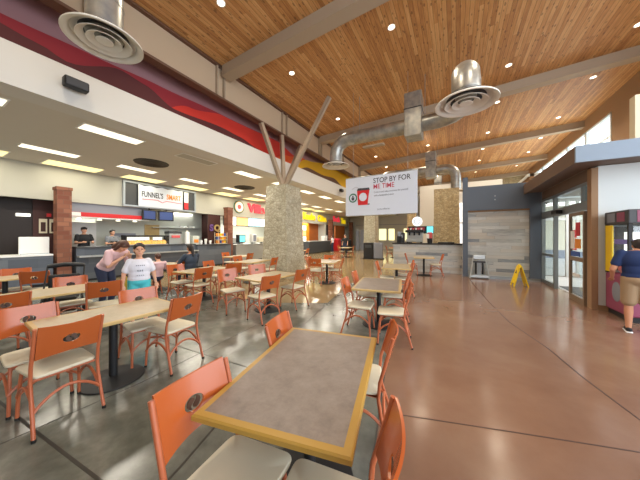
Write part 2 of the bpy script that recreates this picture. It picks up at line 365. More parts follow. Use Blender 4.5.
# girder along the left
g = thing('steel_girder', 'long beige steel girder above the red mural along the left edge of the wood ceiling', 'girder', (XG, 0, 0))
MB().box(-.03, .03, YB, YE, 5.84, 6.72).build('web', 'beige_paint', g)
MB().box(-.16, .1, YB, YE, 5.78, 5.84).build('bottom_flange', 'brown_paint', g)
MB().box(-.16, .14, YB, YE, 6.70, 6.75).build('top_flange', 'brown_paint', g)
for yy in [1.9, 4.86, 5.12, 8.0, 8.3, 11.1, 11.35, 14.2, 17.0, 17.3, 20, 22.4]:
    MB().box(.03, .12, yy-.02, yy+.02, 5.84, 6.7).build('stiffener', 'beam_paint', g)
# cross beams
beam_lab = {4.96: 'nearest taupe cross beam spanning the wood ceiling above the front tables', 11.0: 'second taupe cross beam from the front, passing behind the round diffuser',
            17.0: 'third cross beam from the front, just above the hanging banner', 22.6: 'fourth cross beam from the front, above the coffee bar', 27.5: 'farthest cross beam near the end of the hall'}
for yy, lb in beam_lab.items():
    b = thing('ceiling_beam', lb, 'beam', (0, yy, 0), 0, 'cross beams under the wood ceiling')
    a0, a1 = XG+.145, XR
    if yy < 10: a1 = 6.5
    z0, z1 = ZC(a0), ZC(a1)
    def bar(y0, y1, d0, d1): return MB().add([(a0, y0, z0-d1), (a1, y0, z1-d1), (a1, y1, z1-d1), (a0, y1, z0-d1), (a0, y0, z0-d0), (a1, y0, z1-d0), (a1, y1, z1-d0), (a0, y1, z0-d0)],
        [(0, 1, 2, 3), (4, 7, 6, 5), (0, 4, 5, 1), (1, 5, 6, 2), (2, 6, 7, 3), (3, 7, 4, 0)])
    bar(.03, .33, 0, .29).build('beam_body', 'beam_paint', b); bar(0, .36, .29, .33).build('bottom_flange', 'beam_paint', b)
# canopy over entrance
cp = thing('entrance_canopy', 'slate blue canopy box projecting over the glass entrance and white wall', 'canopy', (2.15, 6.93, 3.13))
MB().box(0, 4.5, 0, .06, 0, .34).build('fascia', 'slate_light', cp)
MB().box(0, .06, .06, 4.5, 0, .34).build('fascia', 'canopy_brown', cp)
MB().box(.06, 4.5, .06, 1.0, .04, .3).box(.06, .5, 1.0, 4.5, .04, .3).build('soffit_panel', 'canopy_brown', cp)
# door wall x = 2.65
dw = MB(); XD = 2.65
dw.box(XD, XD+.085, 7.86, 11.3, 2.88, 3.165)
struct('wall_entrance', dw, 'canopy_brown')
struct('trim_%d' % J, MB().box(XD-.02, XD+.085, 7.66, 7.86, 0, 3.13), 'taupe_wall'); J += 1
fr = MB()
fr.box(XD, XD+.1, 7.86, 11.6, 2.80, 2.88); fr.box(XD, XD+.1, 7.86, 11.6, 2.22, 2.44); fr.box(XD, XD+.1, 11.4, 11.6, 0, 3.2)
for yy in (8.18, 10.12, 11.32): fr.box(XD, XD+.1, yy, yy+.08, 2.44, 2.8)
for yy in (7.86, 10.10, 11.32): fr.box(XD, XD+.1, yy, yy+.08, 0, 2.3)
fr.box(XD+.02, XD+.08, 10.18, 11.32, .95, 1.03); fr.box(XD+.02, XD+.08, 10.18, 11.32, 0, .12)
struct('door_1', fr, 'alu')
struct('window_20', MB().box(XD+.05, XD+.06, 7.9, 11.36, 2.44, 2.8).box(XD+.05, XD+.06, 10.18, 11.32, .12, 2.22), 'glass')
lf = thing('sliding_door', 'glass sliding door leaf with posters beside the white wall', 'door', (XD-.06, 7.9, 0))
MB().box(0, .05, 0, .07, 0, 2.2).box(0, .05, .8, .87, 0, 2.2).box(0, .05, .07, .8, 2.12, 2.2).box(0, .05, .07, .8, 0, .14).box(0, .05, .07, .8, 1.0, 1.1).build('door_frame', 'bronze_frame', lf)
MB().box(.02, .03, .07, .8, .14, 1.0).box(.02, .03, .07, .8, 1.1, 2.12).build('glass_pane', 'glass', lf)
MB().box(-.012, -.002, .18, .42, 1.62, 1.95).build('poster', 'red', lf); MB().box(-.012, -.002, .5, .72, 1.3, 1.75).build('poster', 'white_plastic', lf)
MB().box(-.012, -.002, .15, .46, 1.32, 1.55).build('poster', 'orange_food', lf); MB().box(-.012, -.002, .2, .7, 1.12, 1.24).build('decal', 'blue', lf)
MB().box(-.012, -.002, .2, .6, .62, .7).build('decal', 'white_plastic', lf)
tag(MB().box(XD-.16, XD-.02, 9.35, 9.75, 2.26, 2.36).build('door_sensor', 'black_metal'), 'small black motion sensor above the open entrance gap', 'sensor')
# outer vestibule: glazed end wall at y = 13.2
ov = MB(); YO = 13.2
for xx in (2.9, 3.82, 4.12, 5.0, 6.0): ov.box(xx, xx+.08, YO, YO+.1, 0, 3.1)
ov.box(2.9, 6.1, YO+.01, YO+.09, 2.25, 2.36); ov.box(2.9, 6.1, YO+.01, YO+.09, 3.0, 3.12); ov.box(4.2, 5.0, YO+.01, YO+.09, 0, .12); ov.box(4.2, 5.0, YO+.01, YO+.09, 1.0, 1.08)
struct('door_2', ov, 'white_paint')
struct('window_21', MB().box(2.98, 3.82, YO+.04, YO+.05, .02, 2.25).box(4.2, 5.0, YO+.04, YO+.05, .12, 2.25).box(2.98, 6.0, YO+.04, YO+.05, 2.36, 3.0), 'glass')
struct('ceiling.003', MB().box(XD+.1, 6.4, 7.9, 13.35, 3.2, 3.28), 'header_paint')
struct('wall_vestibule', MB().box(6.1, 6.25, 7.9, 13.3, 0, 3.2), 'header_paint')
struct('floor.004', MB().box(2.82, 6.1, 7.9, 13.1, .0, .006), 'floor_white')
area('vestibule_fill', (4.4, 11, 3.17), 1.2, 3.0, 90, (1, .98, .94))  # fill light added to brighten the vestibule, not a real fixture
tag(MB().box(2.9, 4.3, 8.1, 10.6, .007, .02).build('door_mat', 'grey_dark'), 'dark grey mat inside the glass entrance', 'mat')
struct('floor.006', MB().box(2.92, 12, 13.4, 40, .003, .009), 'floor_white')
for q, z0, z1 in (('upper', 1.55, 1.85), ('lower', 1.08, 1.35)):
    tag(MB().box(3.96, 4.12, YO-.02, YO-.005, z0, z1).build('notice', 'red'), q+' red notice on the outer vestibule door frame', 'notice', 'red notices on the vestibule doors')
bld = thing('outside_building', 'pale beige building seen outside through the entrance glass', 'building', (5.5, 24, 0))
MB().box(-2.5, 3.4, 0, 4, 0, 4.0).build('wall', 'cream', bld); MB().box(-2.4, 3.3, -.05, 0, 0, .6).build('plinth', 'lav_grey', bld)
# white wall
struct('wall_white', MB().box(2.74, 8.4, 7.68, 7.86, 0, 3.16), 'white_paint')
struct('wall_white.001', MB().box(3.42, 8.4, 8.0, 8.2, 3.4, 4.7), 'cream')
struct('baseboard_right', MB().box(2.74, 8.4, 7.66, 7.68, 0, .1), 'taupe_wall')
# slate framed plank partition y = 11.4
pw = thing('plank_partition', 'tall partition of grey horizontal planks in a slate blue frame', 'partition', (0, 11.4, 0))
MB().box(.24, .42, -.08, .2, 0, 3.95).build('post', 'slate_blue', pw); MB().box(2.33, 2.648, -.07, .2, 0, 3.56).build('post', 'slate_blue', pw)
MB().box(.42, 2.33, -.08, .2, 2.62, 3.56).build('lintel', 'slate_blue', pw)
pp = MB().box(.42, 2.33, .02, .14, .03, 2.62).build('plank_panel', 'grey_planks', pw)
MB().box(.42, 2.33, -.02, .02, 2.56, 2.62).build('lamp_rail', 'taupe_wall', pw)
for zz in (3.0, 3.14): MB().lathe([(0, 0), (.022, 0), (.022, .02), (0, .02)], 12, M=Matrix.Translation((1.3, -.08, zz)) @ Matrix.Rotation(PI/2, 4, 'X')).build('bolt', 'alu', pw)
MB().box(.42, 2.62, -.1, -.08, 0, .1).build('kick_strip', 'alu', pw)

# mural shapes: strips given by (y, z_low, z_high), slightly proud of the wall
def strip(pts, x, t=.012):
    mb = MB()
    for (ya, la, ha), (yb, lb, hb) in zip(pts[:-1], pts[1:]):
        vs = [(x, ya, la), (x, yb, lb), (x, yb, hb), (x, ya, ha), (x+t, ya, la), (x+t, yb, lb), (x+t, yb, hb), (x+t, ya, ha)]
        mb.add(vs, [(0, 1, 2, 3), (4, 7, 6, 5), (0, 4, 5, 1), (1, 5, 6, 2), (2, 6, 7, 3), (3, 7, 4, 0)])
    return mb
mu = thing('wave_mural', 'long mural of red, orange and yellow waves between the white band and the girder', 'mural', (XG-.56, 0, 0))
def dense(f, a, b, n=60): return [(a+(b-a)*i/n,)+f(a+(b-a)*i/n) for i in range(n+1)]
def prof(P):
    def f(y):
        for (a, za), (b, zb) in zip(P[:-1], P[1:]):
            if y <= b: t = max(0, (y-a)/(b-a)); t = t*t*(3-2*t); return (4.765, za+(zb-za)*t)
        return (4.765, P[-1][1])
    return f
strip(dense(prof([(YB, 5.5), (1, 5.46), (2.2, 5.52), (3.56, 5.59), (5.5, 5.68), (8.5, 5.78), (9.8, 5.3), (11, 4.8)]), YB, 11.0, 80), .002).build('red_wave', 'mural_red', mu)
strip(dense(prof([(3.2, 4.8), (4.4, 5.4), (5.6, 5.66), (8.5, 5.76), (9.8, 5.5), (11.5, 5.1)]), 3.2, 11.5, 80), .013).build('bright_red_wave', 'mural_bright', mu)
strip(dense(prof([(YB, 5.3), (.5, 5.35), (1.44, 5.22), (1.8, 5.12), (2.73, 5.49), (3.2, 5.42), (3.96, 5.14), (5.5, 5.24), (6.3, 5.2), (7.2, 5.05), (8.2, 4.85), (9.6, 4.78)]), YB, 9.6, 90), .026).build('maroon_wave', 'mural_maroon', mu)
strip(dense(prof([(7.6, 4.8), (9.2, 5.35), (10.2, 5.6), (12, 5.5), (16, 5.1)]), 7.6, 16), .026).build('orange_wave', 'mural_orange', mu)
strip(dense(prof([(9.4, 4.9), (10.8, 5.6), (13, 5.9), (18, 6.0), (YE, 6.0)]), 9.4, YE), .039).build('yellow_wave', 'mural_yellow', mu)
strip(dense(prof([(9.5, 4.8), (11, 5.22), (12.5, 5.18), (14, 5.3), (15.5, 5.0), (17, 4.8)]), 9.5, 17), .052).build('brown_wave', 'brown_paint', mu)

# ================================================================== stone columns
def column(lab, x, y, h, wd, taper=.06, m='stone', struts=None, cap=True):
    c = thing('stone_column', lab, 'column', (x, y, 0))
    a = wd/2; b = a-taper; mb = MB(); N = 14; rows = 20
    vs = []; fs = []
    for i in range(rows+1):
        q = a+(b-a)*i/rows; z = h*i/rows
        per = [(-q+2*q*k/N, -q) for k in range(N)]+[(q, -q+2*q*k/N) for k in range(N)]+[(q-2*q*k/N, q) for k in range(N)]+[(-q, q-2*q*k/N) for k in range(N)]
        for (px, py) in per:
            d = noise.noise(Vector((px*5+x, py*5+y, z*5)))*.03; l = math.hypot(px, py); vs.append((px+px/l*d, py+py/l*d, z))
    M4 = 4*N
    for i in range(rows):
        for k in range(M4): j = (k+1) % M4; fs.append((i*M4+k, i*M4+j, (i+1)*M4+j, (i+1)*M4+k))
    fs += [tuple(reversed(range(M4))), tuple(range(rows*M4, rows*M4+M4))]
    mb.add(vs, fs).build('stone_shaft', m, c)
    if struts:
        MB().box(-.18, .18, -.18, .18, h-.02, h+.06).build('cap_plate', 'beam_paint', c)
        for sx, sy, ex, ey, ez in struts:
            p0 = Vector((sx, sy, h+.02)); p1 = Vector((ex, ey, ez)); d = (p1-p0); L = d.length
            M = Matrix.Translation(p0) @ d.to_track_quat('Z', 'Y').to_matrix().to_4x4()
            MB().box(-.07, .07, -.07, .07, 0, L, M).build('strut', 'beam_paint', c)
    return c
column('large tan stone column with steel struts beside the middle tables', -6.15, 8.0, 3.62, 1.26, .14, 'stone',
       [(0, -.08, -.12, -1.2, 5.79-0), (0, 0, -.14, .05, 5.79), (0, .08, -.12, 1.4, 5.79), (.08, 0, 2.02, .15, 6.82)])
column('broad golden stone column behind the coffee bar', -.42, 14.3, 4.0, 1.22, .06, 'stone_gold')
column('tan stone column with a waste bin at its foot, behind the banner', -5.62, 18.1, 5.8, .92, .08, 'stone')
column('slim golden stone column behind the left end of the coffee bar', -2.72, 18.2, 6.0, .58, .06, 'stone_gold')

# ================================================================== ducts
def arc(c, u, v, r, a0, a1, n=7):
    c = Vector(c); u = Vector(u); v = Vector(v)
    return [c+(u*math.cos(rad(a0+(a1-a0)*i/n))+v*math.sin(rad(a0+(a1-a0)*i/n)))*r for i in range(n+1)]
def duct_tube(pts, r, n=20):
    return MB().tube(pts, r, n)
def rings(pts, r, every, parent):
    acc = 0
    P = [Vector(p) for p in pts]
    for a, b in zip(P[:-1], P[1:]):
        L = (b-a).length; d = (b-a).normalized(); t = every-acc
        while t < L:
            q = a+d*t; MB().tube([q-d*.012, q+d*.012], r+.01, 20).build('seam_band', 'galvanized', parent, True); t += every
        acc = (acc+L) % every
def diffuser(parent, x, y, z, D_=1.08):
    R = D_/2
    o = MB().lathe([(R*.52, z+.16), (R*.6, z+.12), (R*.97, z+.035), (R, z+.02), (R, z), (R*.96, z), (R*.84, z+.03), (R*.80, z+.07), (R*.5, z+.13)], 40, (x, y), cap=False).build('diffuser', 'diffuser_metal', parent, True)
    for q in (.66, .42, .2):
        MB().lathe([(R*q, z+.005), (R*q+.012, z+.002), (R*q+.012, z+.014), (R*(q-.16), z+.075), (R*(q-.17), z+.065), (R*q, z+.005)] if q > .3 else
                   [(0, z+.01), (R*q, z+.005), (R*q+.01, z+.014), (R*.08, z+.07), (0, z+.07)], 40, (x, y), cap=False).build('diffuser_ring', 'diffuser_metal', o, True)
    MB().lathe([(0, z+.17), (R*.8, z+.1), (R*.8, z+.09), (0, z+.16)], 24, (x, y), cap=False).build('throat', 'grey_dark', o)
ZD = 5.4; RD = .25
def duct(lab, y, left=(-4.2, None), full=True, box=None, rightdrop=None, zdl=4.41, yl=None):
    t = thing('air_duct', lab, 'duct', (0, y, 0))
    xl = -4.2
    pts = [Vector((xl, 0, zdl+.1)), Vector((xl, 0, ZD-.6))]+arc((xl+.6, 0, ZD-.6), (-1, 0, 0), (0, 0, 1), .6, 15, 90, 5)
    if rightdrop is None:      # curves toward the camera and ends in a second diffuser
        pts += [Vector((-1.1, 0, ZD))]+arc((-.6, -.75, ZD), (0, 1, 0), (1, 0, 0), .75, 10, 90, 6)
        pts += [Vector((.15, -1.3, ZD-.05)), Vector((.17, -2.4, 4.98)), Vector((.17, -2.9, 4.93))]+arc((.17, -2.9, 4.93-.45), (0, 0, 1), (0, -1, 0), .45, 15, 90, 5)+[Vector((.17, -3.35, 4.3))]
    else:
        xr = .0
        pts += [Vector((xr-.5, 0, ZD))]+arc((xr-.5, 0, ZD-.5), (0, 0, 1), (1, 0, 0), .5, 15, 90, 5)+[Vector((xr, 0, rightdrop+.1))]
    duct_tube(pts, RD).build('duct_tube', 'galvanized', t, True)
    rings(pts, RD, .6, t)
    diffuser(t, xl, 0, zdl)
    if rightdrop is None: diffuser(t, .17, -3.35, 4.17)
    else: diffuser(t, 0, 0, rightdrop, .8)
    bx = -1.25
    MB().rbox(bx-.27, bx+.27, -.33, .33, 4.95, 6.4, .02).build('plenum_box', 'galvanized', t)
    MB().box(bx-.28, bx+.28, -.34, .34, 5.85, 5.88).build('box_band', 'grey_dark', t)
    for hx in (-3.2, -.9): MB().box(hx-.008, hx+.008, -.01, .01, ZD+RD, ZC(hx)).build('hanger_rod', 'alu', t)
    MB().box(-3.1, -2.3, .05, .25, ZD-.42, ZD-.36).build('bracket', 'beam_paint', t)
    return t
duct('nearest silver spiral duct with a box and round diffusers crossing the wood ceiling', 8.85)
duct('middle silver duct behind the banner with a down-turned end above the stone column', 15.4, rightdrop=4.1)
duct('farthest silver duct, partly hidden behind the golden stone column', 21.8, rightdrop=4.2)
t = thing('air_duct', 'silver duct with a large round diffuser at the upper left above the white band', 'duct', (-4.75, 1.68, 0))
pts = [Vector((0, 0, 4.7)), Vector((0, 0, 5.6)), Vector((0, 0, ZC(-4.75)-.04))]
duct_tube(pts, .23).build('duct_tube', 'galvanized', t, True); rings(pts, .23, .5, t); diffuser(t, 0, 0, 4.62, .98)

# ================================================================== lamps
dl = None; rows_y = [(.9, 'first'), (3.7, 'second'), (6.4, 'third'), (9.9, 'fourth'), (12.4, 'fifth'), (15.8, 'sixth'), (18.6, 'seventh'), (21.3, 'eighth'), (25, 'ninth')]
colx = [(-4.6, 'left'), (-1.45, 'centre left'), (1.5, 'centre right'), (4.3, 'right')]
for yy, rn in rows_y:
    for xx, cn in colx:
        if yy < 3 and xx > -2: continue
        if yy < 6 and xx > 2: continue
        z = ZC(xx)
        lab = 'small round recessed downlight in the %s column, %s row from the front' % (cn, rn)
        if dl is None:
            dl = thing('downlight', lab, 'ceiling light', (xx, yy, z), 0, 'recessed downlights in the wood ceiling')
            dl.rotation_euler = (0, -math.atan(.052), 0)
            MB().lathe([(.073, -.004), (.1, -.012), (.1, -.002), (.073, -.002)], 24, cap=False).build('trim_ring', 'white_plastic', dl, True)
            MB().lathe([(0, -.006), (.075, -.006), (.075, -.003), (0, -.003)], 24).build('lens', 'lamp_white', dl)
        else:
            dup(dl, (xx, yy, z), 0, lab).rotation_euler = (0, -math.atan(.052), 0)
        sp = D.lights.new('downlight_lamp', 'SPOT'); sp.energy = DOWN_W*(1.6 if yy > 14 else 1); sp.color = WARM; sp.spot_size = rad(130); sp.spot_blend = .8; sp.shadow_soft_size = .1
        so = D.objects.new('downlight_lamp', sp); COL.objects.link(so); so.location = (xx, yy, z-.05)
tr = None
def troffer(x, y, lab, m='tube_white', on=True, w_=.42, l_=1.15, col=NEUT, pw=TROF_W):
    global tr
    t = thing('ceiling_troffer', lab, 'ceiling light', (x, y, ZL), 0, 'fluorescent troffers in the food court ceiling')
    f = .03
    MB().box(-w_/2-f, w_/2+f, -f, 0, -.012, 0).box(-w_/2-f, w_/2+f, l_, l_+f, -.012, 0).box(-w_/2-f, -w_/2, 0, l_, -.012, 0).box(w_/2, w_/2+f, 0, l_, -.012, 0).build('frame', 'white_plastic', t)
    MB().box(-w_/2, w_/2, 0, l_, -.008, -.002).build('lens', m if on else 'header_paint', t)
    if on and pw:
        area('troffer_lamp', (x, y+l_/2, ZL-.03), w_, l_, pw, col)
names = ['first', 'second', 'third', 'fourth', 'fifth', 'sixth', 'seventh', 'eighth', 'ninth', 'tenth', 'eleventh', 'twelfth']
for i in range(10):
    y = -.1+2.2*i
    troffer(-7.25, y+.05, 'white troffer in the row nearest the white band, %s from the near end%s' % (names[i], ', unlit' if i == 2 else ''), on=(i != 2))
for i in range(11):
    troffer(-10.2, -.5+2.2*i+.1, 'white troffer in the middle row of the food court, %s from the near end' % names[i])
for i in range(10):
    troffer(-11.75, .3+2.2*i+.1, 'yellowish glowing panel imitating lit ceiling beside the sign header, %s from the near end' % names[i], 'ceiling_patch_glow', w_=.8, l_=1.4, col=(1, .95, .78), pw=10)  # added glowing panels imitate light washed over the ceiling, not real fixtures
for i, (x, y, q) in enumerate([(-8.9, 4.4, 'near'), (-9.3, 8.9, 'middle')]):
    v = thing('ceiling_vent', 'round dark ceiling vent, the %s one over the food court' % q, 'vent', (x, y, ZL))
    MB().lathe([(0, -.01), (.42, -.01), (.48, -.03), (.5, -.001)], 32).build('vent_face', 'vent_dark', v, True)
    for r in (.15, .28): MB().lathe([(r, -.03), (r+.05, -.022), (r+.05, -.012), (r, -.012)], 32, cap=False).build('vent_ring', 'vent_dark', v, True)
# wall speakers on the white band
for i, (y, lab) in enumerate([(1.75, 'black wall speaker on the white band at upper left'), (13.75, 'small black speaker at the far end of the white band beside the banner')]):
    s = thing('wall_speaker', lab, 'speaker', (XG+.02, y, 4.42))
    MB().rbox(.05, .22, -.17, .17, -.09, .09, .03).build('cabinet', 'speaker_black', s, True)
    MB().box(0, .06, -.03, .03, -.03, .03).build('bracket', 'speaker_black', s); MB().rbox(.215, .228, -.15, .15, -.07, .07, .01).build('grille', 'grey_dark', s)

# ================================================================== hanging banner
ba = Vector((-4.03, 9.2-.0, 0))
def w_(l, d): c, s = math.cos(rad(29.1)), math.sin(rad(29.1)); return Vector((l*c-d*s, l*s+d*c, 0))
p0 = w_(.98, 9.2); p1 = w_(3.13, 7.83); v = p1-p0; W = v.length; hb = 1.4
bn = thing('hanging_banner', 'white hanging banner reading STOP BY FOR ME TIME with a red cup', 'banner', ((p0.x+p1.x)/2, (p0.y+p1.y)/2, 2.36), math.atan2(v.y, v.x))
MB().box(-W/2, W/2, -.01, .01, 0, hb).build('banner_sheet', 'banner_white', bn)
MB().tube([(-W/2, 0, hb), (W/2, 0, hb)], .018).build('top_rod', 'alu', bn); MB().tube([(-W/2, 0, 0), (W/2, 0, 0)], .014).build('bottom_rod', 'alu', bn)
for sx in (-1, 1): MB().tube([(sx*(W/2-.3), 0, hb), (sx*(W/2-.3), 0, 4.70)], .006, 6).build('wire', 'alu', bn)
def btext(s, size, m, x, z, align='LEFT', bold=0, sx=1): return text('lettering', s, size, m, bn, upright(x, -.013, z), align, .002, bold=bold, sx=sx)
btext('STOP BY FOR', .245, 'text_dark', -W/2+.42*W, 1.2, sx=.86, bold=.002); btext('ME TIME', .235, 'text_red', -W/2+.42*W, .99, sx=.86, bold=.001)
btext('Come in and take a moment for yourself', .088, 'lav_grey', -W/2+.43*W, .80, sx=.8); btext('with a handcrafted drink', .088, 'lav_grey', -W/2+.43*W, .68, sx=.8)
btext('at the coffee bar', .075, 'lav_grey', -W/2+.48*W, .2, sx=.9)
Y = Matrix.Translation((0, -.012, 0)) @ RX
def disc(mb_c, r, m, nm, y=-.012, n=28, parent=bn, rin=0):
    x, z = mb_c; M = Matrix.Translation((x, y, z)) @ RX
    mb = MB().lathe([(rin, 0), (r, 0), (r, .003), (rin, .003)], n, M=M, cap=False) if rin else MB().lathe([(0, 0), (r, 0), (r, .003), (0, .003)], n, M=M)
    return mb.build(nm, m, parent)
cx = -W/2+.27*W
MB().prism([(cx-.19, .38), (cx+.17, .38), (cx+.25, .93), (cx-.23, .93)], 0, .004, Y).build('cup_picture', 'red', bn)
MB().prism([(cx-.24, .91), (cx+.26, .91), (cx+.23, .99), (cx-.2, .99)], .001, .006, Y).build('cup_lid', 'text_dark', bn)
MB().prism([(cx-.02, .38), (cx+.25, .38), (cx+.25, .42), (cx-.02, .42)], 0, .003, Y).build('cup_shadow_mark', 'text_dark', bn)
disc((cx, .67), .15, 'banner_white', 'cup_badge', -.0165)
lx = -W/2+.115*W
disc((lx, .66), .17, 'green', 'round_logo'); disc((lx, .66), .12, 'banner_white', 'logo_face', -.014)
MB().prism([(lx-.05, .57), (lx+.05, .57), (lx+.06, .7), (lx+.02, .66), (lx+.03, .73), (lx, .76), (lx-.03, .73), (lx-.02, .66), (lx-.06, .7)], 0, .004, Matrix.Translation((0, -.016, 0)) @ RX).build('logo_mark', 'text_dark', bn)
MB().tube([(-W/2+.1*W, -.012, .98), (-W/2+.16*W, -.012, 1.06), (-W/2+.21*W, -.012, .99), (-W/2+.24*W, -.012, 1.0)], .006, 5).build('line_drawing', 'lav_grey', bn)

# ================================================================== tables and chairs
def make_table(lab, loc, rz, top='laminate_tan', edge='edge_light', sx=.76, sy=1.22, group='pedestal dining tables'):
    t = thing('dining_table', lab, 'table', loc, rz, group)
    e = .042
    MB().box(-sx/2+e, sx/2-e, -sy/2+e, sy/2-e, .722, .7502).build('tabletop', top, t)
    fr = MB()
    o_ = [(-sx/2, -sy/2), (sx/2, -sy/2), (sx/2, sy/2), (-sx/2, sy/2)]; i_ = [(-sx/2+e, -sy/2+e), (sx/2-e, -sy/2+e), (sx/2-e, sy/2-e), (-sx/2+e, sy/2-e)]
    prof = [(0, .720), (.0, .742), (.008, .75), (1, .75), (1, .720)]    # fraction toward the inner edge
    vs = []
    for k in range(4):
        for f, z in prof:
            q = f if f in (0, 1) else f/e*1.0
            vs.append((o_[k][0]+(i_[k][0]-o_[k][0])*q, o_[k][1]+(i_[k][1]-o_[k][1])*q, z))
    n = len(prof); fs = []
    for k in range(4):
        k2 = (k+1) % 4
        for j in range(n): j2 = (j+1) % n; fs.append((k*n+j, k2*n+j, k2*n+j2, k*n+j2))
    fr.add(vs, fs).build('edge_band', edge, t)
    MB().lathe([(.04, .03), (.04, .70), (.05, .70), (.05, .722)], 20).build('pedestal_post', 'black_metal', t, True)
    MB().lathe([(0, 0), (.29, 0), (.295, .006), (.29, .014), (.12, .03), (.05, .045), (0, .05)], 36).build('pedestal_base', 'black_metal', t, True)
    MB().box(-.22, .22, -.03, .03, .705, .721).box(-.03, .03, -.3, .3, .705, .721).build('top_bracket', 'black_metal', t)
    return t
TB = {}
for key, lab, x, y, rz, top, edge in [
    ('T1', 'nearest table, grey-brown top with a golden wood edge, in the front centre', -.86, 1.4, 11.5, 'laminate_taupe', 'edge_wood'),
    ('T2', 'grey-topped table directly behind the nearest one, beside the brown floor', -1.235, 4.44, 10, 'laminate_taupe', 'edge_light'),
    ('T3', 'third table in line beside the brown floor, before the coffee bar', -1.5, 7.25, 11, 'laminate_tan', 'edge_light'),
    ('T4', 'small far table right in front of the coffee bar', -1.15, 10.85, 10, 'laminate_tan', 'edge_light'),
    ('T5', 'tan-topped table at front left with its black round base in full view', -3.4, 1.28, -3, 'laminate_tan', 'edge_light'),
    ('T6', 'tan-topped table at far left behind the front left table', -5.55, 1.25, -2, 'laminate_tan', 'edge_light'),
    ('T7', 'tan table at the left picture edge near the food counter', -8.2, 1.25, 0, 'laminate_tan', 'edge_light'),
    ('T8', 'tan table behind the standing girl, left of the middle table', -5.75, 4.1, 6, 'laminate_tan', 'edge_light'),
    ('T9', 'tan table with four askew chairs in front of the large stone column', -3.62, 4.16, -6, 'laminate_tan', 'edge_light'),
    ('T10', 'far tan table near the brick pillar and pizza counter', -8.3, 7.6, 10, 'laminate_tan', 'edge_light'),
    ('T11', 'tan table just right of the large stone column', -3.9, 7.5, 12, 'laminate_tan', 'edge_light'),
    ('T12', 'tan table touching the near left foot of the large stone column', -6.25, 6.35, 8, 'laminate_tan', 'edge_light'),
    ('T13', 'table where the dark-haired woman in slate sits, by the counter', -7.9, 4.1, 5, 'laminate_tan', 'edge_light'),
    ('T14', 'distant table right of the waste bin', -4.0, 18.6, 10, 'rust_wood', 'edge_light'),
    ('T15', 'distant table left of the waste bin', -7.3, 17.2, 8, 'laminate_tan', 'edge_light'),
    ('T16', 'distant table at the back beyond the stone column, left of the banner foot', -8.3, 12.2, 8, 'laminate_tan', 'edge_light'),
]:
    TB[key] = make_table(lab, (x, y, 0), rad(rz), top, edge, .79 if key in ('T1', 'T2') else .76, .76 if key == 'T4' else 1.2)
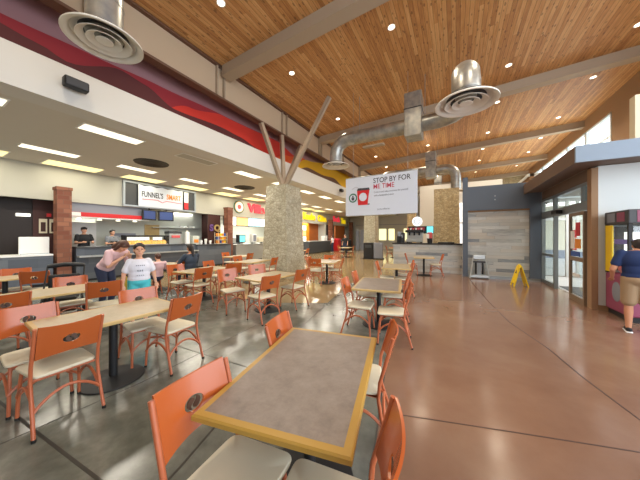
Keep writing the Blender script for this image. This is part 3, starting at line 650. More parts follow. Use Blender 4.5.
# ---- the chair
def chair_proto(lab):
    c = thing('dining_chair', lab, 'chair', (0, 0, 0), 0, 'orange dining chairs')
    def yb(x, z): return -.178-.082*(z-.60)/.27 - .035*(1-(x/.205)**2)
    # back panel with an oval opening
    n = 48; ox, oz = .0, .745; rings_ = []
    hx, hz = .2, .135
    def outer(a):
        ca, sa = math.cos(a), math.sin(a); t = min(hx/abs(ca) if abs(ca) > 1e-6 else 9, hz/abs(sa) if abs(sa) > 1e-6 else 9)
        x, z = t*ca, t*sa
        z += .012*(x/hx)**2 if z > 0 else .02*(1-(x/hx)**2)*(abs(z)/hz)
        return x, z
    angs = sorted(set([2*PI*k/n for k in range(n)]+[math.atan2(s1*hz, s2*hx) % (2*PI) for s1 in (-1, 1) for s2 in (-1, 1)]))
    N = len(angs); S = 6; vs = []; fs = []
    for side in (0, 1):
        for s_ in range(S+1):
            for a in angs:
                xo, zo = outer(a); xi, zi = .056*math.cos(a), .036*math.sin(a)
                x = xi+(xo-xi)*s_/S; z = oz+zi+(zo-zi)*s_/S; vs.append((x, yb(x, z)+(.006 if side else -.006), z))
    K = (S+1)*N
    for side in (0, 1):
        for s_ in range(S):
            for k in range(N):
                j = (k+1) % N; q = (side*K+s_*N+k, side*K+s_*N+j, side*K+(s_+1)*N+j, side*K+(s_+1)*N+k); fs.append(q if side else q[::-1])
    for s_ in (0, S):
        for k in range(N): j = (k+1) % N; fs.append((s_*N+k, s_*N+j, K+s_*N+j, K+s_*N+k))
    pn = MB().add(vs, fs).build('back_panel', 'chair_wood', c, True)
    # bean shaped emblem inside the opening
    em = MB()
    for sg in (1, -1):
        pts = []
        for k in range(13):
            t_ = k/12*PI; pts.append((sg*.012+sg*.026*math.sin(t_), 0, oz+.031*math.cos(t_)))
        poly = [(p[0], p[2]) for p in pts]
        poly += [(sg*.006+.010*math.sin(u*2*PI), oz-.031+.062*u) for u in [i/8 for i in range(1, 8)]]
        em.prism([(x, z) for x, z in poly], -.003, .003, Matrix.Translation((0, yb(0, oz), 0)) @ Matrix(((1, 0, 0, 0), (0, 0, 1, 0), (0, 1, 0, 0), (0, 0, 0, 1))))
    em.build('bean_emblem', 'emblem', pn)
    # seat
    Ms = Matrix.Translation((0, .0, 0))
    seat = MB(); 
    N2 = 8; poly = []
    for k in range(40):
        a = 2*PI*k/40; e_ = 9.0
        x = .215*abs(math.cos(a))**(2/e_)*(1 if math.cos(a) >= 0 else -1); y = .2*abs(math.sin(a))**(2/e_)*(1 if math.sin(a) >= 0 else -1)
        x *= 1+.06*(y/.205); poly.append((x, y+.03))
    vs = []; fs = []; prof = [(.93, .446), (.99, .450), (1, .458), (.992, .468), (.96, .474), (.5, .477), (.02, .478)]
    for q, z in prof:
        for x, y in poly: vs.append((x*q, (y-.03)*q+.03, z))
    for i in range(len(prof)-1):
        for k in range(40): j = (k+1) % 40; fs.append((i*40+k, i*40+j, (i+1)*40+j, (i+1)*40+k))
    fs += [tuple(reversed(range(40))), tuple(range(len(vs)-40, len(vs)))]
    MB().add(vs, fs).build('seat', 'seat_vinyl', c, True)
    MB().tube([(-.19, -.14, .433), (.19, -.14, .433), (.185, .19, .433), (-.185, .19, .433)], .012, 8, True).build('seat_frame', 'chair_tube', c, True)
    r = .0135
    for sx in (-1, 1):
        rear = [(sx*.222, -.262, 0), (sx*.217, -.215, .16), (sx*.214, -.172, .30), (sx*.214, -.152, .43), (sx*.214, -.163, .55), (sx*.214, -.2, .68), (sx*.214, -.25, .86), (sx*.214, -.256, .882)]
        l = MB().tube(rear, r, 10).build('leg', 'chair_tube', c, True)
        MB().lathe([(.016, 0), (.016, .02), (.0136, .022)], 10, (sx*.222, -.262), cap=True).build('foot_cap', 'rubber', l, True)
        front = [(sx*.205, .222, 0), (sx*.2, .212, .16), (sx*.192, .19, .34), (sx*.186, .17, .435)]
        l = MB().tube(front, r, 10).build('leg', 'chair_tube', c, True)
        MB().lathe([(.016, 0), (.016, .02), (.0136, .022)], 10, (sx*.205, .222), cap=True).build('foot_cap', 'rubber', l, True)
        side = [(sx*.206, .215-.415*k/12, .20+.135*math.sin(PI*k/12)**.8) for k in range(13)]
        MB().tube(side, .012, 8).build('stretcher', 'chair_tube', c, True)
    for yy in (-.2, .212):
        MB().tube([(-.208+.416*k/12, yy+(.012 if yy < 0 else -.012)*math.sin(PI*k/12), .2+.12*math.sin(PI*k/12)**.8) for k in range(13)], .012, 8).build('stretcher', 'chair_tube', c, True)
    return c
CH = None
def chair(x, y, face, lab, z=0):
    """x, y = middle of the back's top edge; face = direction the sitter looks, degrees from +X"""
    global CH
    rz = rad(face-90); d = (math.cos(rad(face)), math.sin(rad(face)))
    loc = (x+d[0]*.25, y+d[1]*.25, z)
    if CH is None: CH = chair_proto(lab); CH.location = loc; CH.rotation_euler = (0, 0, rz); return CH
    return dup(CH, loc, rz, lab)
C_ = 'orange chair '
chair(-1.20, .80, 4, C_+'at the near left corner of the nearest table')
chair(-1.39, 1.73, 13, C_+'at the far left corner of the nearest table')
chair(-.45, 1.99, 194, C_+'at the far right side of the nearest table, seen edge-on')
chair(-.215, .93, 191, C_+'at the near right corner of the nearest table, back toward the brown floor')
chair(-1.68, 3.9, 8, C_+'on the near left of the grey table behind the nearest one')
chair(-1.82, 4.72, 10, C_+'on the far left of the grey table behind the nearest one')
chair(-.60, 3.9, 192, C_+'on the near right of the grey table behind the nearest one')
chair(-.80, 4.95, 190, C_+'on the far right of the grey table behind the nearest one')
chair(-1.99, 6.95, 8, C_+'on the left of the third table beside the brown floor')
chair(-1.0, 7.0, 192, C_+'on the near right of the third table beside the brown floor')
chair(-1.12, 7.75, 192, C_+'on the far right of the third table beside the brown floor')
chair(-1.85, 10.75, 8, C_+'left of the small table before the coffee bar')
chair(-.45, 11.0, 190, C_+'right of the small table before the coffee bar')
chair(-2.91, .80, 182, C_+'with its back to us at near right of the front left table')
chair(-2.91, 1.85, 187, C_+'at the far right of the front left table, whole frame in view')
chair(-3.93, .75, 0, C_+'at the near left of the front left table')
chair(-3.86, 1.74, -8, C_+'at the far left of the front left table, before the standing girl')
chair(-4.99, 1.76, 160, C_+'at the far right of the table behind the front left one')
chair(-4.98, .76, 182, C_+'at near right of the far left table, cut by the picture edge')
chair(-6.11, 1.67, -8, C_+'at the far left of the table behind the front left one')
chair(-7.69, 1.55, 150, C_+'right of the table at the left picture edge')
chair(-8.73, 1.49, -10, C_+'left of the table at the left picture edge')
chair(-5.12, 3.66, 176, C_+'at the near right of the table left of the middle table')
chair(-5.22, 4.62, 160, C_+'at the far right of the table left of the middle table')
chair(-6.40, 4.7, 12, C_+'at the far left of the table left of the middle table')
chair(-6.35, 3.7, 0, C_+'at the near left of the table left of the middle table')
chair(-4.47, 3.76, -18, C_+'at the near left of the table before the stone column, turned askew')
chair(-4.5, 4.72, -30, C_+'at the far left of the table before the stone column, turned askew')
chair(-3.02, 3.56, 170, C_+'at near right of the table before the stone column')
chair(-3.0, 4.58, 176, C_+'at the far right of the table before the stone column')
chair(-5.45, 6.6, 190, C_+'right of the table at the foot of the stone column')
chair(-7.0, 6.35, 5, C_+'left of the table at the foot of the stone column')
chair(-4.02, 6.86, 100, C_+'at the near end of the table right of the stone column')
chair(-4.25, 8.4, -75, C_+'at the far end of the table right of the column')
chair(-3.35, 7.65, 196, C_+'on the right side of the table right of the column')
chair(-4.55, 7.35, 10, C_+'on the left side of the table right of the column, beside the stone')
chair(-9.1, 7.55, 5, C_+'left of the far table near the brick pillar')
chair(-7.75, 7.75, 190, C_+'right of the far table near the brick pillar')
chair(-7.25, 4.55, 178, C_+'under the dark-haired woman in slate')
chair(-7.2, 3.6, 178, C_+'under the child in pink beside the counter table')
for x, y, f, l in [(-4.6, 18.5, 10, 'left of the distant table right of the waste bin'), (-3.4, 18.8, 190, 'right of the distant table right of the waste bin'),
                   (-7.9, 17.1, 8, 'left of the distant table left of the waste bin'), (-6.7, 17.3, 190, 'right of the distant table left of the waste bin'),
                   (-8.95, 12.1, 8, 'left of the distant table beyond the stone column'), (-7.65, 12.3, 190, 'right of the distant table beyond the stone column')]:
    chair(x, y, f, C_+l)

# ================================================================== food court
KX0 = -16.2
def ctop(x0, x1, y0, y1, z, lab, body='slate_tiles', topm='grey_dark', ledge=None):
    t = thing('food_counter', lab, 'counter', (0, 0, 0))
    MB().box(x0, x1, y0, y1, 0.08, z).build('counter_body', body, t)
    MB().box(x0+.05, x1-.04, y0, y1, 0, .08).build('toe_kick', 'black_metal', t)
    MB().box(x0-.03, x1+.03, y0-.0, y1, z, z+.05).build('countertop', topm, t)
    if ledge:
        MB().box(x1, x1+.28, y0, y1, ledge-.05, ledge).build('tray_ledge', 'stainless', t)
    return t
ctop(-12.4, -11.6, -1.5, 2.75, .98, 'near left food counter with a white top beside the brick pillar', topm='white_plastic')
ctop(-12.4, -11.55, 3.3, 7.75, 1.18, 'long slate tiled counter behind the woman and girl', ledge=.92)
ctop(-12.4, -11.45, 7.8, 9.9, 1.12, 'right end slate counter with chip rack and a white lower shelf')
ctop(-12.5, -11.7, 10.5, 17.2, 1.05, 'counter under the red pizza sign', body='stainless', topm='stainless')
ctop(-12.4, -11.5, 18.6, 23.3, 1.1, 'dark counter under the yellow sign', body='grey_dark', topm='stainless')
ctop(-12.4, -11.6, 25.8, 29, 1.1, 'farthest dark counter under the pink and yellow sign', body='grey_dark', topm='stainless')
struct('floor.005', MB().box(-16.2, -12.45, 3.45, 9.7, 0, .22), 'floor_tan')
# dividing walls and back finishes
struct('wall_divider_left', MB().box(-16.2, -12.42, 3.28, 3.4, 0, 2.97).box(-13.2, -13.1, -2.5, 3.28, 0, 2.97), 'dark_wall')
struct('wall_divider_middle', MB().box(-16.2, -12.5, 9.75, 9.95, 0, 2.97), 'maroon_wall')
struct('wall_divider_left.001', MB().box(-13.09, -13.06, 2.6, 3.28, 0, 2.9), 'maroon_wall')
struct('wall_back_niche', MB().box(-12.5, -12.42, 9.1, 9.95, 1.2, 2.88), 'maroon_wall')
struct('wall_divider_far', MB().box(-16.2, -12.42, 18.2, 18.4, 0, 2.97).box(-16.2, -12.42, 23.5, 23.7, 0, 2.97), 'kitchen_wall')
struct('wall_yellow_back', MB().box(-13.4, -13.3, 18.4, 21.6, 0, 2.97), 'amber')
struct('wall_rust_back', MB().box(-13.4, -13.3, 21.6, 23.5, 0, 2.97).box(-12.75, -12.6, 26.4, 29.2, 0, 2.9), 'rust_wood')
struct('wall_dark_back', MB().box(-13.6, -13.5, 23.7, 26.4, 0, 2.97), 'dark_wall')
for i, y in enumerate((5.2, 8.3, 13, 15.8, 20.5, 25)):
    area('kitchen_fill', (-13.0 if y > 18 else -14.3, y, 2.93), 1.0, 1.6, KITCH_W*(.4 if y > 18 else 1), (1, .95, .85))  # added fill lights to brighten the kitchens, no fixtures modelled
for nm, x, y, h, s, lab in [('a', -11.78, 3.02, 3.28, .36, 'near red-brown brick pillar at the left end of the food counters'),
                            ('b', -11.9, 10.1, 3.32, .36, 'middle red-brown brick pillar beside the pizza counter'),
                            ('c', -11.9, 23.75, 3.4, .4, 'brick pillar at the right end of the yellow sign counter'),
                            ('d', -11.9, 29.6, 3.4, .4, 'farthest brick pillar at the end of the food court')]:
    p = thing('brick_pillar', lab, 'pillar', (x, y, 0))
    MB().box(-s/2, s/2, -s/2, s/2, 0, h-.1).build('brick_shaft', 'brick', p); MB().box(-s/2-.02, s/2+.02, -s/2-.02, s/2+.02, h-.1, h).build('cap', 'brick', p)
# left dark unit details
t = thing('menu_easel', 'pale blue-white board standing on the near left counter', 'board', (-11.9, 2.4, 1.03))
MB().rbox(-.03, .03, -.33, .33, 0, .56, .02).build('panel', 'white_plastic', t); MB().box(-.1, .1, -.3, .3, 0, .03).build('foot', 'stainless', t)
tag(MB().box(-13.1, -13.03, 2.22, 2.54, 2.3, 2.4).build('wall_light', 'menu_white'), 'small white wall light in the dark unit at far left', 'light')
for i, y in enumerate((2.84, 3.1)):
    f = thing('framed_notice', ['left one', 'right one'][i]+' of the two tall white notices on the maroon wall', 'notice', (-13.06, y, 1.72), 0, 'tall framed notices')
    MB().box(0, .03, -.1, .1, 0, .52).build('frame', 'cream', f); MB().box(.03, .035, -.06, .06, .06, .4).build('print', 'maroon_wall', f)
tag(MB().rbox(-13.06, -13.0, 2.92, 3.04, 2.32, 2.44, .01).build('fire_alarm', 'red'), 'red fire alarm above the two white notices', 'alarm')
sh = thing('dark_shelf_unit', 'dark metal back counter with equipment at the far left kitchen', 'shelf', (-13.0, .6, 0))
MB().box(0, .5, -2, .4, 0, .9).build('body', 'grey_dark', sh); MB().box(0, .35, -2, .6, 1.75, 1.79).build('shelf_board', 'grey_dark', sh)
for i in range(5): MB().box(.05, .25, -1.7+i*.42, -1.45+i*.42, 1.79, 1.95).build('tin', ['stainless', 'maroon_wall', 'grey_dark'][i % 3], sh)
# unit two : sign panel with banner
sg = thing('wall_sign', 'blue-edged sign panel with a cloth banner lettered in black and orange', 'sign', (XH, 6.62, 2.9))
yl, yr = -1.65, 1.65
MB().box(0, .12, yl, yr, 0, .07).box(0, .12, yl, yr, 1.03, 1.1).box(0, .12, yl, yl+.07, .07, 1.03).box(0, .12, yr-.07, yr, .07, 1.03).build('frame', 'soft_grey', sg)
MB().box(.01, .05, yl+.07, yr-.07, .07, 1.03).build('dark_panel', 'grey_dark', sg)
mb = MB(); N = 16; vs = []; fs = []
for i in range(N+1):
    y_ = -1.1+2.0*i/N; sag = .05*math.sin(i/N*PI*4)**2
    for x_, z_ in ((.13, .05), (.13, 1.02-sag), (.145, 1.02-sag), (.145, .05)): vs.append((x_, y_, z_))
for i in range(N):
    for k in range(4): j = (k+1) % 4; fs.append((i*4+k, i*4+j, i*4+4+j, i*4+4+k))
fs += [(0, 1, 2, 3), (N*4+3, N*4+2, N*4+1, N*4)]
MB().add(vs, fs).build('cloth_banner', 'banner_white', sg)
MX = lambda y_, z_, x_=.15: Matrix.Translation((x_, y_, z_)) @ Matrix.Rotation(PI/2, 4, 'Z') @ RX
text('lettering', "FUNNEL'S", .34, 'text_dark', sg, MX(-.98, .6), 'LEFT', .003, sx=.62, bold=.006); text('lettering', 'SMART', .34, 'menu_orange' if 0 else 'orange_food', sg, MX(.1, .6), 'LEFT', .003, sx=.66, bold=.008)
MB().tube([(.15, -.95, .38), (.15, -.3, .4), (.15, -.1, .3), (.15, .1, .4), (.15, .85, .36)], .014, 6).build('underline', 'red_soft', sg)
MB().box(.13, .15, .98, 1.2, .1, .45).build('red_flag', 'red', sg); MB().box(.13, .15, .98, 1.2, .45, .98).build('white_flag', 'white_plastic', sg)
aw = thing('red_canopy_shelf', 'long red-fronted shelf with lamps over the kitchen counter', 'shelf', (-12.45, 5.0, 2.36))
MB().box(-.25, .1, -1.65, 1.0, 0, .16).build('red_front', 'red', aw); MB().box(-.26, .08, -1.66, 1.01, -.05, 0).build('lamp_strip', 'white_plastic', aw); MB().box(.1, .11, -1.65, -1.35, .01, .15).build('end_label', 'white_plastic', aw)
for i in range(4): MB().lathe([(.0, -.12), (.09, -.11), (.05, -.05)], 14, (-.1, -1.35+.62*i)).build('heat_lamp', 'lamp_white' if 0 else 'tube_white', aw, True)
MB().box(-.1, -.02, -1.65, 1.0, .16, .52).build('upper_panel', 'lav_grey', aw)
for i, (y, m) in enumerate([(6.0, 'screen_blue'), (6.75, 'screen_blue')]):
    s = thing('menu_screen', ['left', 'right'][i]+' dark blue menu screen hanging under the sign panel', 'screen', (-12.35, y, 2.35), rad([12, -14][i]), 'hanging menu screens')
    MB().rbox(-.03, .03, -.33, .33, 0, .48, .02).build('housing', 'black_metal', s); MB().box(.03, .036, -.27, .27, .06, .42).build('display', m, s)
    MB().box(-.02, .02, -.02, .02, .48, .58).build('mount', 'black_metal', s)
hc = thing('heated_food_case', 'glowing heated display case of orange food on the slate counter', 'display case', (-12.05, 5.75, 1.23))
for a in (-.85, .85): MB().box(-.2, .2, a-.02, a+.02, 0, .38).build('post', 'black_metal', hc)
MB().box(-.22, .22, -.87, .87, .36, .42).build('hood', 'black_metal', hc); MB().box(-.2, .2, -.83, .83, 0, .03).build('tray', 'stainless', hc)
MB().box(.2, .205, -.83, .83, .03, .36).build('glass_front', 'glass', hc)
for i in range(9):
    MB().ball((0, -.72+i*.18, .09), .14, .11, .09+.02*(i % 3), 10, 6).build('food_heap', 'food_glow', hc, True)
MB().box(-.2, -.18, -.75, .2, .2, .34).build('lit_panel', 'menu_white', hc); MB().box(-.2, -.18, .35, .75, .2, .34).build('lit_panel', 'menu_white', hc)
def simple(nm, lab, cat, loc, parts, rz=0, group=None):
    t = thing(nm, lab, cat, loc, rz, group)
    for pn, m, b in parts:
        if b[0] == 'b': MB().rbox(*b[1:7], r=b[7] if len(b) > 7 else .015).build(pn, m, t)
        elif b[0] == 'l': MB().lathe(b[1], 20, b[2] if len(b) > 2 else (0, 0)).build(pn, m, t, True)
    return t
simple('drink_dispenser', 'steel drink dispenser with dark top on the slate counter', 'dispenser', (-12.1, 6.95, 1.23), [('body', 'stainless', ('b', -.2, .2, -.3, .3, 0, .5)), ('top_cover', 'grey_dark', ('b', -.21, .21, -.31, .31, .5, .62)), ('spout_panel', 'red_soft', ('b', .2, .24, -.2, .2, .3, .42))])
simple('paper_towel_roll', 'tall white roll standing on the slate counter', 'roll', (-12.0, 7.6, 1.23), [('roll', 'white_plastic', ('l', [(.12, 0), (.12, .55), (.05, .58), (.05, .66), (0, .66)])), ('core', 'cream', ('l', [(.04, .6), (.04, .68), (0, .68)]))])
simple('glass_jar_box', 'pale display box with orange contents right of the tall white roll', 'box', (-12.0, 8.0, 1.17), [('case', 'kitchen_wall', ('b', -.15, .15, -.18, .18, 0, .45)), ('contents', 'orange_food', ('b', .15, .16, -.12, .12, .1, .28))])
for i, (y, h) in enumerate([(8.35, .2), (8.62, .28), (8.9, .18)]):
    simple('cup_stack', ['first', 'second', 'third'][i]+' white cup stack right of the display box on the slate counter', 'cups', (-11.95, y, 1.17), [('cups', 'ceramic', ('l', [(.05, 0), (.07, h*.8), (.075, h*.8), (.07, h), (0, h)])), ('lid', 'white_plastic', ('l', [(.078, h), (.06, h+.02), (0, h+.02)]))], 0, 'white cup stacks')
cr = thing('chip_rack', 'rack of orange and blue snack bags beside the middle brick pillar', 'rack', (-11.75, 9.45, 1.17))
for k in range(3): MB().box(-.15, .15, -.3, .3, .02+.2*k, .04+.2*k).build('shelf', 'cream', cr)
MB().tube([(-.15, -.3, 0), (-.15, -.3, .66)], .012).tube([(-.15, .3, 0), (-.15, .3, .66)], .012).tube([(.15, -.3, 0), (.15, -.3, .66)], .012).tube([(.15, .3, 0), (.15, .3, .66)], .012).build('frame', 'cream', cr)
for k in range(3):
    for j in range(4): MB().rbox(-.1, .1, -.28+.14*j, -.16+.14*j, .05+.2*k, .2+.2*k, .02).build('snack_bag', ['orange_food', 'blue', 'orange_food', 'yellow'][(j+k) % 4], cr)
nl = thing('letter_sign', 'purple and tan decorative letters on the maroon niche above the chip rack', 'sign', (-12.38, 9.5, 1.98))
text('letter', 'S', .5, 'purple', nl, MX(-.2, .1, .01), ext=.02, bold=.02); text('letter', 'Q', .5, 'edge_light', nl, MX(.18, .1, .01), ext=.02, bold=.02)
kw = thing('kitchen_partition', 'pale panels forming the kitchen back wall behind the two workers', 'partition', (-13.9, 3.1, 0))
MB().box(0, .06, 0, 1.5, 0, 2.2).build('white_panel', 'white_glow' if 0 else 'white_plastic', kw); MB().box(0, .06, 1.5, 4.2, 0, 2.95).build('grey_panel', 'kitchen_wall', kw)
MB().box(.06, .1, 2.0, 3.0, 1.55, 1.75).build('rail', 'lav_grey', kw); MB().box(.06, .09, 3.4, 4.1, 1.2, 2.2).build('tan_panel', 'edge_light', kw)
ms = thing('metal_shelf', 'long thin metal shelf on the pale kitchen wall right of the menu screens', 'shelf', (-13.9, 8.1, 2.05))
MB().box(0, .3, -1.3, 1.4, 0, .03).build('board', 'stainless', ms)
for k in range(5): MB().lathe([(.06, .03), (.07, .14), (0, .14)], 12, (.15, .2+.2*k)).build('bowl', 'ceramic', ms, True)
struct('wall_kitchen.001', MB().box(-13.98, -13.9, 7.3, 9.75, 0, 2.97), 'kitchen_wall')
# pizza sign
vs_ = thing('round_logo_sign', 'round green and white logo sign on the header left of the red script sign', 'sign', (XH, 11.35, 3.52))
ML = Matrix.Rotation(PI/2, 4, 'Y')
MB().lathe([(0, 0), (.42, 0), (.42, .05), (0, .05)], 32, M=ML).build('outer_ring', 'green', vs_); MB().lathe([(0, .05), (.36, .05), (.36, .06), (0, .06)], 32, M=ML).build('orange_ring', 'orange_food', vs_)
MB().lathe([(0, .06), (.33, .06), (.33, .07), (0, .07)], 32, M=ML).build('face', 'ceramic', vs_)
MB().lathe([(0, .07), (.15, .07), (.13, .1), (0, .1)], 10, M=ML).build('emblem', 'red_soft', vs_)
v2 = thing('script_sign', 'large red script sign reading Villa over the pizza counter', 'sign', (XH, 12.95, 3.5))
text('lettering', 'Villa', .78, 'sign_red', v2, MX(0, .02, .05), ext=.04, bold=.04, sx=1.2)
mn = thing('lit_menu_board', 'row of lit menu panels under the red script sign', 'menu board', (-12.64, 10.35, 2.32))
for a, b, m in ((.1, .95, 'menu_white'), (1.05, 2.0, 'menu_orange'), (2.1, 3.3, 'menu_blue'), (3.35, 4.4, 'menu_white')): MB().box(0, .06, a, b, 0, .55).build('panel', m, mn)
MB().box(-.04, 0, 0, 4.5, -.04, .6).build('housing', 'grey_dark', mn)
for i, (y, m, w2, h2) in enumerate([(11.2, 'screen_teal', .55, .5), (12.3, 'white_plastic', .4, .55), (13.2, 'cream', .9, .35)]):
    t = thing(['register_screen', 'drink_machine', 'pizza_case'][i], ['glowing teal register screen on the pizza counter', 'white drink machine right of the teal screen', 'low cream display case on the pizza counter'][i], ['screen', 'machine', 'display case'][i], (-12.05, y, 1.1))
    MB().rbox(-.15, .15, -w2/2, w2/2, .1, .1+h2, .03).build('body', 'grey_dark' if i == 0 else m, t, True); MB().box(-.1, .1, -.12, .12, 0, .1).build('stand', 'stainless', t)
    MB().box(.15, .156, -w2/2+.06, w2/2-.06, .16, .04+h2).build('front', m if i != 1 else 'lav_grey', t)
pb = thing('pizza_oven', 'steel oven along the pizza kitchen back wall', 'oven', (-14.9, 12.4, 0))
MB().rbox(-.5, .5, -1.2, 1.2, .5, 1.5, .03).build('body', 'stainless', pb); MB().box(.5, .52, -1.0, 1.0, .8, 1.1).build('door', 'grey_dark', pb)
for a in (-1.1, 1.1):
    for b in (-.4, .4): MB().tube([(b, a, 0), (b, a, .5)], .03).build('leg', 'stainless', pb, True)
# yellow sign and pink sign
y2 = thing('yellow_letter_sign', 'yellow letter sign on the header right of the large stone column', 'sign', (XH, 21.3, 3.48))
text('lettering', 'Kumba', .85, 'sign_yellow', y2, MX(-1.25, 0, .05), ext=.04, bold=.045, sx=.9); text('lettering', 'China', .85, 'sign_yellow', y2, MX(1.35, -.05, .05), ext=.04, bold=.045, sx=.9)
y3 = thing('two_colour_sign', 'pink and yellow letter sign at the far end of the header', 'sign', (XH, 27.2, 3.52))
text('lettering', 'Fresh', .8, 'sign_red', y3, MX(-1.0, .05, .05), ext=.04, bold=.04); text('lettering', 'Tea', .85, 'sign_yellow', y3, MX(1.0, -.05, .05), ext=.04, bold=.05)
dm = thing('dark_menu_board', 'black hanging panel inside the yellow-walled unit', 'menu board', (-13.25, 19.4, 2.0)); MB().box(0, .05, -.5, .5, 0, .6).build('panel', 'black_metal', dm); MB().box(.05, .06, -.4, .4, .3, .5).build('print', 'menu_white', dm)
lm = thing('lit_menu_board', 'stack of lit menu panels at the left of the yellow-walled unit', 'menu board', (-12.3, 18.98, 1.15))
for k in range(3): MB().box(0, .05, -.35, .35, .5*k, .5*k+.42).build('panel', ['menu_white', 'menu_orange', 'menu_white'][k], lm)
simple('counter_box', 'white box on the counter below the yellow sign', 'box', (-11.9, 22.3, 1.15), [('box', 'white_plastic', ('b', -.2, .2, -.3, .3, 0, .5)), ('lid', 'soft_grey', ('b', -.21, .21, -.31, .31, .5, .54))])
simple('drinks_cooler', 'narrow red cooler beside the far brick pillar', 'cooler', (-11.5, 24.5, 0), [('body', 'red', ('b', -.3, .3, -.35, .35, 0, 1.25)), ('top_cover', 'sign_red', ('b', -.31, .31, -.36, .36, 1.25, 1.33))])
# end wall: lit windows and partition frames
for i, (x, z0, z1, wd) in enumerate([(-8.0, 1.1, 2.5, .9), (-6.9, 1.1, 2.5, .7), (-4.9, 1.1, 2.5, 1.1), (-3.3, 1.1, 2.4, 1.2)]):
    struct('window_%d' % (30+i), MB().box(x-wd/2, x+wd/2, YE-.04, YE-.01, z0, z1), 'window_glow')
struct('trim_%d' % J, MB().box(-11.5, -1.5, YE-.05, YE-.01, 3.0, 3.06), 'lav_grey'); J += 1
fs_ = thing('folding_screen', 'pale grey tall panels standing near the far end of the food court', 'screen', (-9.6, 27.5, 0))
for k in range(3): MB().box(-.8+.55*k, -.35+.55*k, -.03, .03, 0, 2.3).build('panel', 'lav_grey', fs_)
MB().box(-.82, .78, -.04, .04, 2.3, 2.36).build('top_rail', 'alu', fs_)
# arched bright window right of the golden column
aw_ = [(-.9, 0), (.9, 0)]+[(.9*math.cos(rad(a)), 2.0+.9*math.sin(rad(a))) for a in range(0, 181, 15)]
mb = MB().prism(aw_, 0, .04, Matrix.Translation((1.3, 28.55, 1.4)) @ RX)
struct('window_40', mb, 'white_glow')
aw_ = [(-.9, 0), (.9, 0)]+[(.9*math.cos(rad(a)), 2.0+.9*math.sin(rad(a))) for a in range(0, 181, 15)]
struct('window_41', MB().box(-.25+.0, 1.1, 19.9, 20.0, 1.1, 3.3).prism([(.42-.67*math.cos(rad(a)), 3.3+.67*math.sin(rad(a))) for a in range(0, 181, 15)], 0, .1, Matrix.Translation((0, 20.0, 0)) @ RX), 'white_glow')
struct('wall_bar_back', MB().box(-2.4, 2.7, 20.0, 20.2, 0, 5.4), 'off_white')
struct('trim_%d' % J, MB().box(-.3, 1.15, 19.86, 19.9, 2.5, 2.6), 'white_paint'); J += 1

# ================================================================== coffee bar
cb = thing('coffee_bar', 'coffee bar clad in pale grey planks with a black countertop', 'counter', (-1.2, 11.95, 0))
MB().box(-1.42, 1.44, .0, .5, .0, 1.24).build('bar_front', 'grey_planks', cb); MB().box(-1.46, 1.44, -.06, .6, 1.24, 1.29).build('countertop', 'black_metal', cb)
MB().box(-1.42, -1.0, .5, 2.6, 0, 1.24).build('bar_side', 'grey_planks', cb); MB().box(-1.46, -.95, .6, 2.6, 1.24, 1.29).build('countertop', 'black_metal', cb)
em = thing('espresso_machine', 'silver and black espresso machine on the coffee bar', 'coffee machine', (-1.72, 12.4, 1.29))
MB().rbox(-.36, .36, -.22, .22, .05, .2, .02).build('base', 'stainless', em); MB().rbox(-.36, .36, .02, .24, .2, .5, .02).build('body', 'stainless', em)
MB().rbox(-.4, .4, -.22, .26, .5, .62, .02).build('top_tray', 'black_metal', em)
for i in range(3): MB().lathe([(.04, .36), (.04, .5)], 14, (-.22+.22*i, -.1)).build('group_head', 'black_metal', em, True)
for a in (-.3, .3): MB().box(a-.03, a+.03, -.18, .18, 0, .05).build('foot', 'black_metal', em)
for i in range(6): MB().lathe([(.03, .62), (.042, .71), (0, .71)], 12, (-.3+.12*i, 0)).build('cup', 'ceramic' if i % 2 else 'red_soft', em, True)
simple('coffee_grinder', 'black coffee grinder left of the espresso machine', 'grinder', (-2.42, 12.35, 1.29), [('body', 'black_metal', ('b', -.09, .09, -.12, .12, 0, .32)), ('hopper', 'soft_grey', ('l', [(.05, .32), (.1, .52), (.1, .54), (0, .54)]))])
simple('drinks_fridge_box', 'grey and black boxed brewer at the left end of the coffee bar', 'brewer', (-2.42, 12.85, 1.29), [('body', 'grey_dark', ('b', -.16, .16, -.15, .15, 0, .5)), ('display', 'soft_grey', ('b', -.1, .1, -.165, -.15, .25, .4, .004))])
simple('syrup_tub', 'small black tub with pink and white packets right of the espresso machine', 'tub', (-1.05, 12.3, 1.29), [('tub', 'black_metal', ('l', [(.1, 0), (.12, .22), (0, .22)])), ('packets', 'red_soft', ('b', -.1, .1, -.05, .05, .22, .5)), ('straws', 'ceramic', ('b', -.14, -.02, -.06, .06, .22, .42))])
simple('black_tray', 'flat black tray on the right part of the coffee bar', 'tray', (-.35, 12.2, 1.29), [('tray', 'black_metal', ('b', -.35, .3, -.1, .15, 0, .06)), ('handle', 'grey_dark', ('b', -.1, .05, -.13, -.1, .02, .05, .004))])
rl = thing('round_wall_sign', 'round pale blue-white logo sign above the espresso machine', 'sign', (-1.72, 13.3, 2.36))
MB().lathe([(0, 0), (.24, 0), (.24, .05), (0, .05)], 32, M=RX).build('disc', 'white_glow', rl); MB().lathe([(.12, .05), (.15, .05), (.15, .06), (.12, .06)], 24, M=RX, cap=False).build('ring_mark', 'soft_grey', rl)
MB().tube([(0, 0, .2), (0, 0, .9), (0, .9, 1.6)], .01, 6).build('hanger', 'alu', rl)
mbd = thing('bar_menu_board', 'black menu panel with red lettering behind the espresso machine', 'menu board', (-1.6, 13.6, 1.75))
MB().box(-.62, .62, 0, .05, 0, .38).build('panel', 'black_metal', mbd); text('lettering', 'COFFEE', .2, 'text_red', mbd, upright(-.15, -.01, .22), ext=.004, bold=.01)
MB().box(.3, .6, -.02, 0, .02, .36).build('lit_screen', 'screen_teal', mbd)
